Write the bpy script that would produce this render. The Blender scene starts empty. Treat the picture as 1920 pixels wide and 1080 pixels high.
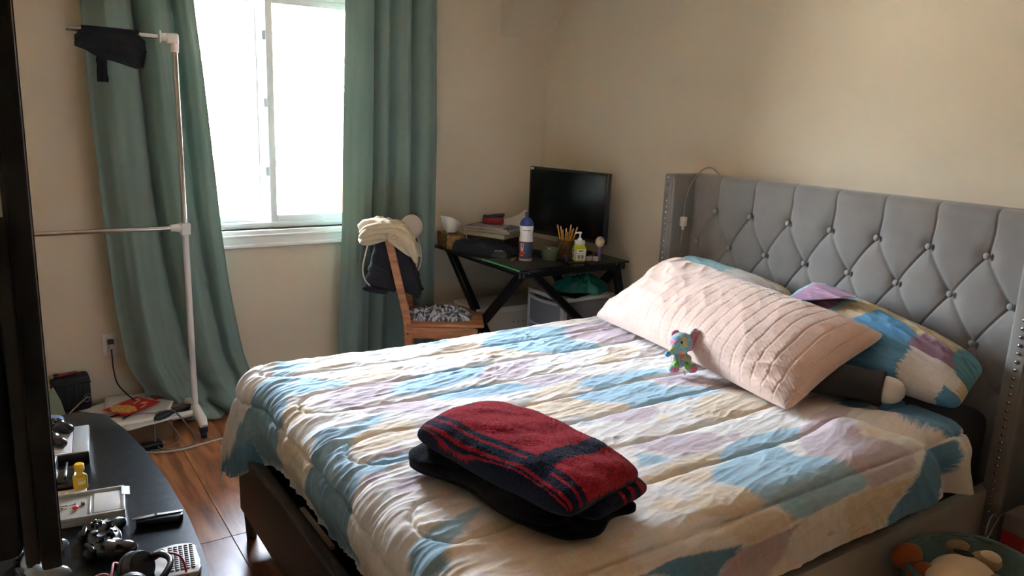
import bpy, bmesh, math, random
import numpy as np
from mathutils import Vector, Matrix, Euler
random.seed(7); RNG = np.random.default_rng(11)
S = bpy.context.scene
COL = S.collection
PI = math.pi

# ------------------------------------------------------------------ camera
cam_d = bpy.data.cameras.new('camera'); cam = bpy.data.objects.new('camera', cam_d); COL.objects.link(cam)
cam_d.sensor_width = 36.0; cam_d.lens = 1469.29 / 1920 * 36.0; cam_d.clip_start = 0.02; cam_d.clip_end = 200
def _cam(p, r, y):
    rz = Matrix.Rotation(y, 3, 'Z')
    f = Vector((0, math.cos(p), -math.sin(p))); u = Vector((0, math.sin(p), math.cos(p))); x = Vector((1, 0, 0))
    x2 = math.cos(r) * x + math.sin(r) * u; u2 = -math.sin(r) * x + math.cos(r) * u
    x2, u2, f = rz @ x2, rz @ u2, rz @ f
    m = Matrix(((x2.x, u2.x, -f.x, 0), (x2.y, u2.y, -f.y, 0), (x2.z, u2.z, -f.z, 1.57), (0, 0, 0, 1)))
    return m
cam.matrix_world = _cam(0.22204, 0.0382664, -0.5922157)
S.camera = cam

# ------------------------------------------------------------------ sky, sun, exposure
W = bpy.data.worlds.new('sky'); S.world = W; W.use_nodes = True
_nt = W.node_tree; _nt.nodes.clear()
_sky = _nt.nodes.new('ShaderNodeTexSky'); _sky.sky_type = 'NISHITA'; _sky.sun_disc = False
_sky.sun_elevation = math.radians(48); _sky.sun_rotation = math.radians(200); _sky.air_density = 1.0; _sky.dust_density = 7.0; _sky.ozone_density = 1.0
_bg = _nt.nodes.new('ShaderNodeBackground'); _bg.inputs['Strength'].default_value = 7.0
_out = _nt.nodes.new('ShaderNodeOutputWorld')
_hs = _nt.nodes.new('ShaderNodeHueSaturation'); _hs.inputs['Saturation'].default_value = .55
_nt.links.new(_sky.outputs[0], _hs.inputs['Color']); _nt.links.new(_hs.outputs[0], _bg.inputs[0]); _nt.links.new(_bg.outputs[0], _out.inputs[0])
sun_d = bpy.data.lights.new('sun', 'SUN'); sun_d.energy = 2.5; sun_d.angle = math.radians(0.6); sun_d.color = (1, .985, .97)
sun = bpy.data.objects.new('sun', sun_d); COL.objects.link(sun)
sun.rotation_euler = Vector((0.12, 0.62, -0.62)).to_track_quat('-Z', 'Y').to_euler()
# sky portal filling the window opening (adds no light of its own, guides the sky's)
por_d = bpy.data.lights.new('window_sky_portal', 'AREA'); por_d.shape = 'RECTANGLE'; por_d.size = 1.06; por_d.size_y = 1.26
por_d.cycles.is_portal = True
por = bpy.data.objects.new('window_sky_portal', por_d); COL.objects.link(por)
por.location = (1.25, 4.33, 1.53); por.rotation_euler = (-PI / 2, 0, 0)
S.view_settings.view_transform = 'Standard'; S.view_settings.look = 'None'; S.view_settings.gamma = 1.0
S.view_settings.use_curve_mapping = False
S.view_settings.exposure = 2.55
S.cycles.max_bounces = 10; S.cycles.diffuse_bounces = 6; S.cycles.glossy_bounces = 4; S.cycles.transmission_bounces = 8
S.cycles.transparent_max_bounces = 12; S.cycles.sample_clamp_indirect = 12.0; S.cycles.use_denoising = True
S.cycles.caustics_reflective = False; S.cycles.caustics_refractive = False

# ------------------------------------------------------------------ helpers: noise
_perm = RNG.permutation(256); _perm = np.concatenate([_perm, _perm, _perm])
_grad = RNG.normal(size=(256, 3)); _grad /= np.linalg.norm(_grad, axis=1)[:, None]
def perlin(x, y, z=0.0):
    x = np.asarray(x, float); y = np.asarray(y, float) + 0 * x; z = np.asarray(z, float) + 0 * x
    xi = np.floor(x).astype(int); yi = np.floor(y).astype(int); zi = np.floor(z).astype(int)
    xf, yf, zf = x - xi, y - yi, z - zi
    u, v, w = (t * t * t * (t * (t * 6 - 15) + 10) for t in (xf, yf, zf))
    def g(a, b, c):
        h = _perm[(_perm[(_perm[(xi + a) & 255] + yi + b) & 255] + zi + c) & 255]
        G = _grad[h]
        return G[..., 0] * (xf - a) + G[..., 1] * (yf - b) + G[..., 2] * (zf - c)
    def lerp(a, b, t): return a + t * (b - a)
    x00 = lerp(g(0, 0, 0), g(1, 0, 0), u); x10 = lerp(g(0, 1, 0), g(1, 1, 0), u)
    x01 = lerp(g(0, 0, 1), g(1, 0, 1), u); x11 = lerp(g(0, 1, 1), g(1, 1, 1), u)
    return lerp(lerp(x00, x10, v), lerp(x01, x11, v), w)
def fbm(x, y, z=0.0, o=4, ga=.5):
    s = 0; a = 1.0; f = 1.0
    for k in range(o):
        s = s + a * perlin(x * f + 17.3 * k, y * f - 9.1 * k, np.asarray(z) * f + 3.7 * k); a *= ga; f *= 2.0
    return s
def ridge(x, y, z=0.0, o=3):
    s = 0; a = 1.0; f = 1.0
    for k in range(o):
        s = s + a * (1 - np.abs(perlin(x * f + 31 * k, y * f + 5 * k, np.asarray(z) * f)) * 2.2) ** 2; a *= .5; f *= 2
    return s
def sstep(a, b, x):
    t = np.clip((np.asarray(x, float) - a) / (b - a), 0, 1); return t * t * (3 - 2 * t)

# ------------------------------------------------------------------ helpers: materials
MATS = {}
def srgb(r, g, b):
    f = lambda c: (c / 255 / 12.92) if c / 255 <= .04045 else ((c / 255 + .055) / 1.055) ** 2.4
    return (f(r), f(g), f(b), 1)
def mat(name, col, rough=.6, metal=0.0, var=0.0, vscale=20.0, bump=0.0, bscale=80.0, sheen=0.0, coat=0.0, trans=0.0, alpha=1.0,
        attr=None, spec=.5, stretch=(1, 1, 1), col2=None, emit=None, ior=None, subsurf=0.0, bdist=.004):
    if name in MATS: return MATS[name]
    m = bpy.data.materials.new(name); m.use_nodes = True; nt = m.node_tree; N = nt.nodes; L = nt.links
    b = N['Principled BSDF']
    c = srgb(*col) if len(col) == 3 and max(col) > 1.0 else tuple(col)[:3] + (1,)
    b.inputs['Base Color'].default_value = c
    b.inputs['Roughness'].default_value = rough; b.inputs['Metallic'].default_value = metal
    b.inputs['Specular IOR Level'].default_value = spec
    if sheen: b.inputs['Sheen Weight'].default_value = sheen; b.inputs['Sheen Roughness'].default_value = .4
    if coat: b.inputs['Coat Weight'].default_value = coat; b.inputs['Coat Roughness'].default_value = .08
    if trans: b.inputs['Transmission Weight'].default_value = trans
    if ior: b.inputs['IOR'].default_value = ior
    if alpha < 1: b.inputs['Alpha'].default_value = alpha
    if subsurf: b.inputs['Subsurface Weight'].default_value = subsurf; b.inputs['Subsurface Radius'].default_value = (.02, .01, .006)
    tc = N.new('ShaderNodeTexCoord'); mp = N.new('ShaderNodeMapping'); mp.inputs['Scale'].default_value = stretch
    L.new(tc.outputs['Object'], mp.inputs['Vector'])
    src = None
    if attr:
        a = N.new('ShaderNodeAttribute'); a.attribute_name = attr; src = a.outputs['Color']; L.new(src, b.inputs['Base Color'])
    if var or col2:
        n = N.new('ShaderNodeTexNoise'); n.inputs['Scale'].default_value = vscale; n.inputs['Detail'].default_value = 5
        L.new(mp.outputs[0], n.inputs['Vector'])
        mx = N.new('ShaderNodeMix'); mx.data_type = 'RGBA'
        if col2:
            r = N.new('ShaderNodeValToRGB'); r.color_ramp.elements[0].position = .38; r.color_ramp.elements[1].position = .62
            L.new(n.outputs['Fac'], r.inputs['Fac']); L.new(r.outputs['Color'], mx.inputs['Factor'])
            mx.inputs['A'].default_value = c; mx.inputs['B'].default_value = srgb(*col2)
        else:
            mx.blend_type = 'MULTIPLY'; mx.inputs['Factor'].default_value = 1.0
            r = N.new('ShaderNodeMapRange'); r.inputs['From Min'].default_value = .25; r.inputs['From Max'].default_value = .75
            r.inputs['To Min'].default_value = 1 - var; r.inputs['To Max'].default_value = 1 + var
            L.new(n.outputs['Fac'], r.inputs['Value'])
            if src: L.new(src, mx.inputs['A'])
            else: mx.inputs['A'].default_value = c
            L.new(r.outputs[0], mx.inputs['B'])
        L.new(mx.outputs['Result'], b.inputs['Base Color'])
    if bump:
        n2 = N.new('ShaderNodeTexNoise'); n2.inputs['Scale'].default_value = bscale; n2.inputs['Detail'].default_value = 4
        L.new(mp.outputs[0], n2.inputs['Vector'])
        bp = N.new('ShaderNodeBump'); bp.inputs['Strength'].default_value = bump; bp.inputs['Distance'].default_value = bdist
        L.new(n2.outputs['Fac'], bp.inputs['Height']); L.new(bp.outputs[0], b.inputs['Normal'])
    if emit: b.inputs['Emission Color'].default_value = srgb(*emit[:3]); b.inputs['Emission Strength'].default_value = emit[3]
    MATS[name] = m
    return m
def nodes_of(m): return m.node_tree.nodes, m.node_tree.links, m.node_tree.nodes['Principled BSDF']

# ------------------------------------------------------------------ helpers: objects
def tag(o, label=None, cat=None, group=None, kind=None):
    if label: o['label'] = label
    if cat: o['category'] = cat
    if group: o['group'] = group
    if kind: o['kind'] = kind
    return o
def thing(name, label, cat, loc=(0, 0, 0), rot=(0, 0, 0), group=None):
    o = bpy.data.objects.new(name, None); COL.objects.link(o); o.location = loc
    o.rotation_euler = rot if not isinstance(rot, (int, float)) else (0, 0, rot)
    o.empty_display_size = .05
    return tag(o, label, cat, group)
def link(name, me, m, parent=None, label=None):
    o = bpy.data.objects.new(name, me); COL.objects.link(o)
    if m is not None and len(me.materials) == 0: me.materials.append(m)
    if parent is not None: o.parent = parent
    if label: o['label'] = label
    return o
def mesh(name, v, f, m, parent=None, smooth=False, label=None, cols=None):
    me = bpy.data.meshes.new(name)
    if isinstance(f, np.ndarray) and f.ndim == 2:
        v = np.asarray(v, np.float32); n, k = f.shape
        me.vertices.add(len(v)); me.vertices.foreach_set('co', v.ravel())
        me.loops.add(n * k); me.loops.foreach_set('vertex_index', f.ravel().astype(np.int32))
        me.polygons.add(n); me.polygons.foreach_set('loop_start', np.arange(0, n * k, k, dtype=np.int32))
        me.update(calc_edges=True)
    else:
        me.from_pydata([tuple(map(float, q)) for q in v], [], [tuple(map(int, q)) for q in f]); me.update()
    if smooth: me.polygons.foreach_set('use_smooth', [True] * len(me.polygons))
    if cols is not None:
        a = me.color_attributes.new('pattern', 'FLOAT_COLOR', 'POINT')
        c = np.ones((len(cols), 4), np.float32); c[:, :3] = cols; a.data.foreach_set('color', c.ravel())
    me.validate()
    return link(name, me, m, parent, label)
def finish(name, bm, m, parent=None, smooth=False, label=None, auto=None):
    bmesh.ops.recalc_face_normals(bm, faces=bm.faces)
    me = bpy.data.meshes.new(name); bm.to_mesh(me); bm.free()
    if smooth:
        me.polygons.foreach_set('use_smooth', [True] * len(me.polygons))
        if auto: me.set_sharp_from_angle(angle=math.radians(auto))
    return link(name, me, m, parent, label)
def xf(loc=(0, 0, 0), rot=(0, 0, 0), sc=(1, 1, 1)):
    return Matrix.Translation(loc) @ Euler(rot).to_matrix().to_4x4() @ Matrix.Diagonal((*sc, 1))
def b_box(bm, c, s, rot=(0, 0, 0), bev=0.0, seg=2):
    r = bmesh.ops.create_cube(bm, size=1.0, matrix=xf(c, rot, s)); vs = r['verts']
    if bev:
        es = list({e for v in vs for e in v.link_edges})
        bmesh.ops.bevel(bm, geom=es, offset=bev, segments=seg, profile=.5, affect='EDGES', clamp_overlap=True)
def box(name, c, s, m, parent=None, rot=(0, 0, 0), bev=0.0, seg=2, label=None):
    bm = bmesh.new(); b_box(bm, c, s, rot, bev, seg)
    return finish(name, bm, m, parent, bev > 0, label, 35)
def b_tube(bm, pts, r, n=10, cap=True, closed=False):
    pts = [Vector(p) for p in pts]; k = len(pts)
    rad = r if isinstance(r, (list, tuple)) else [r] * k
    T = []
    for i in range(k):
        a = pts[(i - 1) % k] if (closed or i > 0) else pts[i]; c = pts[(i + 1) % k] if (closed or i < k - 1) else pts[i]
        t = (c - a); T.append(t.normalized() if t.length > 1e-9 else Vector((0, 0, 1)))
    ref = Vector((0, 0, 1)) if abs(T[0].z) < .9 else Vector((1, 0, 0))
    nrm = (ref - T[0] * ref.dot(T[0])).normalized()
    rings = []
    for i in range(k):
        nrm = (nrm - T[i] * nrm.dot(T[i]))
        nrm = nrm.normalized() if nrm.length > 1e-6 else T[i].orthogonal().normalized()
        bi = T[i].cross(nrm)
        rings.append([bm.verts.new(pts[i] + (nrm * math.cos(2 * PI * j / n) + bi * math.sin(2 * PI * j / n)) * rad[i]) for j in range(n)])
    for i in range(k if closed else k - 1):
        A, B = rings[i], rings[(i + 1) % k]
        for j in range(n): bm.faces.new((A[j], A[(j + 1) % n], B[(j + 1) % n], B[j]))
    if cap and not closed:
        bm.faces.new(rings[0][::-1]); bm.faces.new(rings[-1])
def smooth_path(pts, n=8):
    P = [Vector(p) for p in pts]; out = []
    for i in range(len(P) - 1):
        a, b, c, d = P[max(i - 1, 0)], P[i], P[i + 1], P[min(i + 2, len(P) - 1)]
        for k in range(n):
            t = k / n
            out.append(.5 * ((2 * b) + (c - a) * t + (2 * a - 5 * b + 4 * c - d) * t * t + (3 * b - 3 * c + d - a) * t ** 3))
    out.append(P[-1]); return out
def tube(name, pts, r, m, parent=None, n=10, sm=0, label=None, closed=False, cap=True):
    pp = smooth_path(pts, sm) if sm else pts
    if isinstance(r, (list, tuple)) and sm: r = [float(q) for q in np.interp(np.linspace(0, len(r) - 1, len(pp)), range(len(r)), r)]
    bm = bmesh.new(); b_tube(bm, pp, r, n, cap, closed)
    return finish(name, bm, m, parent, True, label, 50)
def b_lathe(bm, prof, n=24, M=None, cap0=True, cap1=True):
    M = M or Matrix.Identity(4); rings = []
    for (r, z) in prof:
        rings.append([bm.verts.new(M @ Vector((r * math.cos(2 * PI * j / n), r * math.sin(2 * PI * j / n), z))) for j in range(n)])
    for A, B in zip(rings, rings[1:]):
        for j in range(n): bm.faces.new((A[j], A[(j + 1) % n], B[(j + 1) % n], B[j]))
    if cap0: bm.faces.new(rings[0][::-1])
    if cap1: bm.faces.new(rings[-1])
def lathe(name, prof, m, parent=None, n=24, M=None, label=None, cap0=True, cap1=True, auto=40):
    bm = bmesh.new(); b_lathe(bm, prof, n, M, cap0, cap1)
    return finish(name, bm, m, parent, True, label, auto)
def b_prism(bm, poly, z0, z1, M=None, bev=0.0):
    M = M or Matrix.Identity(4)
    lo = [bm.verts.new(M @ Vector((x, y, z0))) for x, y in poly]; hi = [bm.verts.new(M @ Vector((x, y, z1))) for x, y in poly]
    n = len(poly); fs = [bm.faces.new(lo[::-1]), bm.faces.new(hi)]
    for j in range(n): fs.append(bm.faces.new((lo[j], lo[(j + 1) % n], hi[(j + 1) % n], hi[j])))
    if bev:
        es = list({e for f in fs for e in f.edges})
        bmesh.ops.bevel(bm, geom=es, offset=bev, segments=2, profile=.5, affect='EDGES', clamp_overlap=True)
def prism(name, poly, z0, z1, m, parent=None, M=None, bev=0.0, label=None):
    bm = bmesh.new(); b_prism(bm, poly, z0, z1, M, bev)
    return finish(name, bm, m, parent, bev > 0, label, 35)
def b_ball(bm, c, r, seg=12, rot=(0, 0, 0)):
    r = (r, r, r) if isinstance(r, (int, float)) else r
    bmesh.ops.create_uvsphere(bm, u_segments=seg, v_segments=max(6, seg * 2 // 3), radius=1.0, matrix=xf(c, rot, r))
def ball(name, c, r, m, parent=None, seg=14, rot=(0, 0, 0), label=None):
    bm = bmesh.new(); b_ball(bm, c, r, seg, rot); return finish(name, bm, m, parent, True, label)
def gridf(nu, nv, wrapu=False):
    i = np.arange(nv - 1)[:, None]; j = np.arange(nu if wrapu else nu - 1)[None, :]; j2 = (j + 1) % nu
    a = i * nu + j; b = i * nu + j2; c = (i + 1) * nu + j2; d = (i + 1) * nu + j
    return np.stack([a, b, c, d], -1).reshape(-1, 4)
def sheet(name, P, m, parent=None, thick=0.0, cols=None, label=None, smooth=True):
    """P: (nv,nu,3) surface; with thickness, a closed slab along the normals"""
    nv, nu = P.shape[:2]; F = gridf(nu, nv)
    if thick:
        du = np.gradient(P, axis=1); dv = np.gradient(P, axis=0); n = np.cross(du, dv); n /= np.linalg.norm(n, axis=2, keepdims=True) + 1e-12
        Q = P - n * thick; K = nu * nv
        F2 = F[:, ::-1] + K
        per = [(0, j) for j in range(nu)] + [(i, nu - 1) for i in range(1, nv)] + [(nv - 1, j) for j in range(nu - 2, -1, -1)] + [(i, 0) for i in range(nv - 2, 0, -1)]
        idx = np.array([a * nu + b for a, b in per]); nx = np.roll(idx, -1)
        F3 = np.stack([nx, idx, idx + K, nx + K], 1)
        V = np.concatenate([P.reshape(-1, 3), Q.reshape(-1, 3)]); F = np.concatenate([F, F2, F3])
        if cols is not None: cols = np.concatenate([cols.reshape(-1, 3)] * 2)
    else: V = P.reshape(-1, 3); cols = None if cols is None else cols.reshape(-1, 3)
    return mesh(name, V, F, m, parent, smooth, label, cols)
def struct(o): o['kind'] = 'structure'; return o
def copy_tree(o, parent=None):
    c = o.copy(); COL.objects.link(c); c.parent = parent
    for ch in o.children: copy_tree(ch, c)
    return c

# ================================================================== THE ROOM
XR, YB, XL, YF, ZC = 3.009, 4.17, -0.25, -2.6, 2.46
M_wall = mat('wall_paint', (219, 206, 182), .62, var=.03, vscale=3, bump=.10, bscale=260, bdist=.002, spec=.3)
M_ceil = mat('ceiling_paint', (238, 234, 226), .75, var=.02, vscale=4, bump=.1, bscale=200, bdist=.002)
M_trim = mat('white_trim', (238, 236, 230), .35, var=.02, vscale=8)
# floor: laminate planks on a dark underlay
M_floor = mat('laminate_oak', (150, 98, 62), .32, spec=.5)
def _floor_nodes():
    N, L, b = nodes_of(M_floor)
    tc = N.new('ShaderNodeTexCoord'); oi = N.new('ShaderNodeObjectInfo')
    ad = N.new('ShaderNodeVectorMath'); ad.operation = 'MULTIPLY_ADD'; ad.inputs[1].default_value = (1, 1, 1)
    cmb = N.new('ShaderNodeCombineXYZ'); mu = N.new('ShaderNodeMath'); mu.operation = 'MULTIPLY'; mu.inputs[1].default_value = 37
    L.new(oi.outputs['Random'], mu.inputs[0]); L.new(mu.outputs[0], cmb.inputs[0]); L.new(mu.outputs[0], cmb.inputs[1])
    L.new(tc.outputs['Object'], ad.inputs[0]); L.new(cmb.outputs[0], ad.inputs[2])
    mp = N.new('ShaderNodeMapping'); mp.inputs['Scale'].default_value = (9, 1.3, 1); L.new(ad.outputs[0], mp.inputs[0])
    n = N.new('ShaderNodeTexNoise'); n.inputs['Scale'].default_value = 1.6; n.inputs['Detail'].default_value = 7; n.inputs['Distortion'].default_value = 1.6
    L.new(mp.outputs[0], n.inputs[0])
    r = N.new('ShaderNodeValToRGB'); e = r.color_ramp.elements
    e[0].position = .28; e[0].color = srgb(108, 66, 40); e[1].position = .72; e[1].color = srgb(192, 136, 92)
    k = e.new(.48); k.color = srgb(160, 104, 66)
    L.new(n.outputs['Fac'], r.inputs[0])
    v = N.new('ShaderNodeMapRange'); v.inputs['To Min'].default_value = .82; v.inputs['To Max'].default_value = 1.12; L.new(oi.outputs['Random'], v.inputs[0])
    mx = N.new('ShaderNodeMix'); mx.data_type = 'RGBA'; mx.blend_type = 'MULTIPLY'; mx.inputs['Factor'].default_value = 1
    L.new(r.outputs[0], mx.inputs['A']); L.new(v.outputs[0], mx.inputs['B']); L.new(mx.outputs['Result'], b.inputs['Base Color'])
    rr = N.new('ShaderNodeMapRange'); rr.inputs['To Min'].default_value = .24; rr.inputs['To Max'].default_value = .42; L.new(n.outputs['Fac'], rr.inputs[0]); L.new(rr.outputs[0], b.inputs['Roughness'])
_floor_nodes()
floor = struct(box('floor', ((XL + XR) / 2, (YB + YF) / 2, -.055), (XR - XL + .3, YB - YF + .3, .09), mat('floor_underlay', (40, 28, 20), .9, var=.1)))
def planks():
    w, ln = .19, 1.215; done = {}
    i0 = int((XL - .63) / w) - 1; i1 = int((XR - .63) / w) + 1
    for i in range(i0, i1 + 1):
        x0 = max(.63 + i * w, XL); x1 = min(.63 + (i + 1) * w, XR)
        if x1 - x0 < .01: continue
        off = 2.727 if i == -1 else 2.727 + (i * .417) % ln
        y = off - 5 * ln
        while y < YB:
            a, b = max(y, YF), min(y + ln, YB); y += ln
            if b - a < .02: continue
            key = (round(x1 - x0, 3), round(b - a, 3))
            c = ((x0 + x1) / 2, (a + b) / 2, -.005)
            if key not in done:
                bm = bmesh.new(); b_box(bm, (0, 0, 0), (key[0] - .0012, key[1] - .0012, .01), (0, 0, 0), .0015, 1)
                o = finish('plank', bm, M_floor, floor); done[key] = o.data
            else: o = link('plank', done[key], None, floor)
            o.location = Vector(c) - Vector(floor.location)
planks()
# walls
T = .16
bm = bmesh.new()
WX0, WX1, WZ0, WZ1 = .72, 1.79, .905, 2.13
def _bb(bm, x0, x1, y0, y1, z0, z1): b_box(bm, ((x0 + x1) / 2, (y0 + y1) / 2, (z0 + z1) / 2), (x1 - x0, y1 - y0, z1 - z0))
_bb(bm, XL - T, WX0, YB, YB + T, -.1, ZC); _bb(bm, WX1, XR + T, YB, YB + T, -.1, ZC); _bb(bm, WX0, WX1, YB, YB + T, -.1, WZ0); _bb(bm, WX0, WX1, YB, YB + T, WZ1, ZC)
struct(finish('wall_back', bm, M_wall))
struct(box('wall_right', (XR + T / 2, (YB + YF) / 2, ZC / 2), (T, YB - YF, ZC + .2), M_wall))
struct(box('wall_left', (XL - T / 2, (YB + YF) / 2, ZC / 2), (T, YB - YF, ZC + .2), M_wall))
struct(box('wall_front', ((XL + XR) / 2, YF - T / 2, ZC / 2), (XR - XL + 2 * T, T, ZC + .2), M_wall))
struct(box('ceiling', ((XL + XR) / 2, (YB + YF) / 2 + .05, ZC + .06), (XR - XL + 2 * T, YB - YF + 2 * T, .12), M_ceil))
# sloped ceiling piece coming down in the corner beside the dormer
bm = bmesh.new()
_py = [(YB, 2.007), (YB - .40, 2.007 + .40 * 1.165), (YB, 2.007 + .40 * 1.165)]
a = [bm.verts.new((2.650, y, z)) for y, z in _py]; b_ = [bm.verts.new((XR, y, z)) for y, z in _py]
bm.faces.new(a); bm.faces.new(b_[::-1])
for i in range(3): bm.faces.new((a[i], b_[i], b_[(i + 1) % 3], a[(i + 1) % 3]))
struct(finish('ceiling_slope', bm, M_wall))
# baseboard heater along the window wall
heater = thing('baseboard_heater', 'long cream electric baseboard heater low along the window wall', 'heater', (1.60, YB, 0))
M_heat = mat('cream_enamel', (214, 206, 182), .4, var=.03, vscale=5)
box('cover', (0, -.028, .128), (1.5, .056, .030), M_heat, heater, bev=.006)
box('back_plate', (0, -.006, .08), (1.5, .012, .14), M_heat, heater)
box('grille', (0, -.022, .098), (1.46, .036, .024), mat('heater_grille', (120, 112, 100), .5, .2), heater)
box('front_panel', (0, -.036, .044), (1.5, .036, .082), M_heat, heater, bev=.006)
# window
M_frame = mat('window_vinyl', (232, 236, 238), .3, var=.015, vscale=9)
M_glass = bpy.data.materials.new('window_glass'); M_glass.use_nodes = True
def _glass(m, tint=(1, 1, 1), refl=.06):
    nt = m.node_tree; N = nt.nodes; N.clear()
    o = N.new('ShaderNodeOutputMaterial'); t = N.new('ShaderNodeBsdfTransparent'); t.inputs[0].default_value = (*tint, 1)
    g = N.new('ShaderNodeBsdfGlossy'); g.inputs['Roughness'].default_value = .03
    fr = N.new('ShaderNodeFresnel'); fr.inputs['IOR'].default_value = 1.45
    mx = N.new('ShaderNodeMixShader'); nt.links.new(fr.outputs[0], mx.inputs[0]); nt.links.new(t.outputs[0], mx.inputs[1]); nt.links.new(g.outputs[0], mx.inputs[2]); nt.links.new(mx.outputs[0], o.inputs[0])
_glass(M_glass, (.97, .985, .98))
win = struct(bpy.data.objects.new('window_1', None)); COL.objects.link(win); win.location = (WX0, YB, WZ0)
ww, wh = WX1 - WX0, WZ1 - WZ0
def wbox(name, x0, x1, y0, y1, z0, z1, m=M_frame, p=None, bev=.004): return box(name, ((x0 + x1) / 2, (y0 + y1) / 2, (z0 + z1) / 2), (x1 - x0, y1 - y0, z1 - z0), m, p or win, bev=bev)
wbox('frame', 0, ww, .05, .15, 0, .030); wbox('frame', 0, ww, .05, .15, wh - .03, wh); wbox('frame', 0, .03, .05, .15, .03, wh - .03); wbox('frame', ww - .03, ww, .05, .15, .03, wh - .03)
def sash(x0, x1, y0, y1, st):
    z0, z1 = .030, wh - .030
    s = wbox('sash', x0, x0 + st, y0, y1, z0, z1)
    for (a0, a1, c0, c1) in ((x1 - .036, x1, z0, z1), (x0 + st, x1 - .036, z0, z0 + .036), (x0 + st, x1 - .036, z1 - .036, z1)):
        wbox('sash_rail', a0, a1, y0, y1, c0, c1, p=s)
    wbox('pane', x0 + st - .004, x1 - .032, (y0 + y1) / 2 - .002, (y0 + y1) / 2 + .002, z0 + .032, z1 - .032, M_glass, s, 0)
    return s
sa = sash(.538, ww - .03, .060, .092, .036); sb = sash(.03, .530, .104, .136, .030)
for z in (.30, .66, 1.0): box('latch', (.532, .082, z), (.016, .02, .05), mat('latch_grey', (206, 214, 218), .35), win, bev=.004)
wbox('sill', -.06, ww + .06, -.02, .055, -.025, 0, M_trim, bev=.006)
wbox('casing', -.075, ww + .075, -.022, 0, -.085, -.020, M_trim, bev=.003); wbox('casing', -.075, ww + .075, -.030, 0, -.034, -.022, M_trim, bev=.004); wbox('casing', -.075, ww + .075, -.028, 0, -.090, -.072, M_trim, bev=.004)
wbox('casing', -.075, 0, -.022, 0, 0, wh + .07, M_trim); wbox('casing', ww, ww + .075, -.022, 0, 0, wh + .07, M_trim); wbox('casing', 0, ww, -.022, 0, wh, wh + .07, M_trim)

# ================================================================== OUTSIDE
YH = 15.0
def hz(z10): return 1.57 + (z10 - 1.57) * YH / 10
def hx(x10): return x10 * YH / 10
struct(box('ground', (3, 18, -4.6), (80, 60, .2), mat('pale_paving', (150, 148, 140), .9, var=.1, vscale=1)))
house = thing('neighbour_house', 'pale sunlit house across the yard seen through the window', 'house', (hx(3), YH, -4.5))
def H(x10, z10, dy=0.0): return Vector((hx(x10) - hx(3), dy, hz(z10) + 4.5))
M_brick = bpy.data.materials.new('orange_brick'); M_brick.use_nodes = True
def _brick():
    N, L, b = nodes_of(M_brick); b.inputs['Roughness'].default_value = .85
    tc = N.new('ShaderNodeTexCoord'); mp = N.new('ShaderNodeMapping'); mp.inputs['Rotation'].default_value = (PI / 2, 0, 0); L.new(tc.outputs['Object'], mp.inputs[0])
    t = N.new('ShaderNodeTexBrick'); t.inputs['Scale'].default_value = 4.4; t.inputs['Color1'].default_value = srgb(110, 54, 36); t.inputs['Color2'].default_value = srgb(90, 44, 30); t.inputs['Mortar'].default_value = srgb(130, 112, 96); t.inputs['Mortar Size'].default_value = .03
    L.new(mp.outputs[0], t.inputs[0]); L.new(t.outputs[0], b.inputs['Base Color'])
_brick()
M_siding = mat('white_siding', (226, 224, 216), .7, var=.03, vscale=4); M_roof = mat('tan_shingle', (84, 72, 58), .9, var=.25, vscale=9, stretch=(1, 3, 3))
def hbox(name, x0, x1, z0, z1, y0, y1, m, p=house, bev=0): 
    a, b_ = H(x0, z0), H(x1, z1); return box(name, ((a.x + b_.x) / 2, (y0 + y1) / 2, (a.z + b_.z) / 2), (b_.x - a.x, y1 - y0, b_.z - a.z), m, p, bev=bev)
hbox('brick_wall', -.5, 6.5, -2.6, .845, -.05, 3, M_brick); sd = hbox('siding_wall', -.5, 6.5, .845, 1.97, 0, 3, M_siding)
for k in range(14):                                      # clapboards
    z = .86 + k * .078; hbox('clapboard', -.5, 6.5, z, z + .070, -.022, 0, M_siding, sd)
hbox('fascia', -.7, 6.7, 1.95, 2.06, -.62, -.56, M_siding); hbox('soffit', -.7, 6.7, 1.955, 1.97, -.6, 0, M_siding)
gp = H(3, 2.02); tube('gutter', [(H(-.7, 2.03).x, -.68, gp.z), (H(6.7, 2.03).x, -.68, gp.z)], .07, M_siding, house, 8)
rf = H(3, 2.06)
M_ = Matrix.Translation((0, -.62, rf.z)) @ Matrix.Rotation(math.radians(34), 4, 'X')
bm = bmesh.new(); b_box(bm, (0, 2.6, .06), (11.2, 5.2, .12)); bm.transform(M_); roof = finish('roof', bm, M_roof, house)
bm = bmesh.new(); b_box(bm, (0, 0, 0), (11.2, .36, .02), (math.radians(-1.5), 0, 0)); _sm = None
for k in range(26):                                      # shingle courses, lapped
    if _sm is None: o = finish('shingle_course', bm, M_roof, roof); _sm = o.data
    else: o = link('shingle_course', _sm, None, roof)
    o.matrix_local = M_ @ Matrix.Translation((0, .12 + k * .195, .128))
v_ = hbox('vent', 3.07, 3.206, 1.471, 1.879, -.06, 0, mat('vent_grey', (150, 152, 150), .7))
for k in range(7): hbox('louver', 3.075, 3.2, 1.485 + k * .056, 1.52 + k * .056, -.085, -.055, mat('vent_grey', (150, 152, 150), .7), v_)
w_ = hbox('window', 2.70, 2.86, 1.62, 1.90, -.07, 0, M_siding); hbox('pane', 2.715, 2.845, 1.635, 1.885, -.08, -.068, mat('house_glass', (120, 135, 140), .15), w_)
for k in range(3): hbox('muntin', 2.715, 2.845, 1.69 + k * .06, 1.70 + k * .06, -.09, -.075, M_siding, w_)
d_ = hbox('entrance_surround', 2.60, 3.26, .14, .78, -.16, -.04, M_siding)
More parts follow.
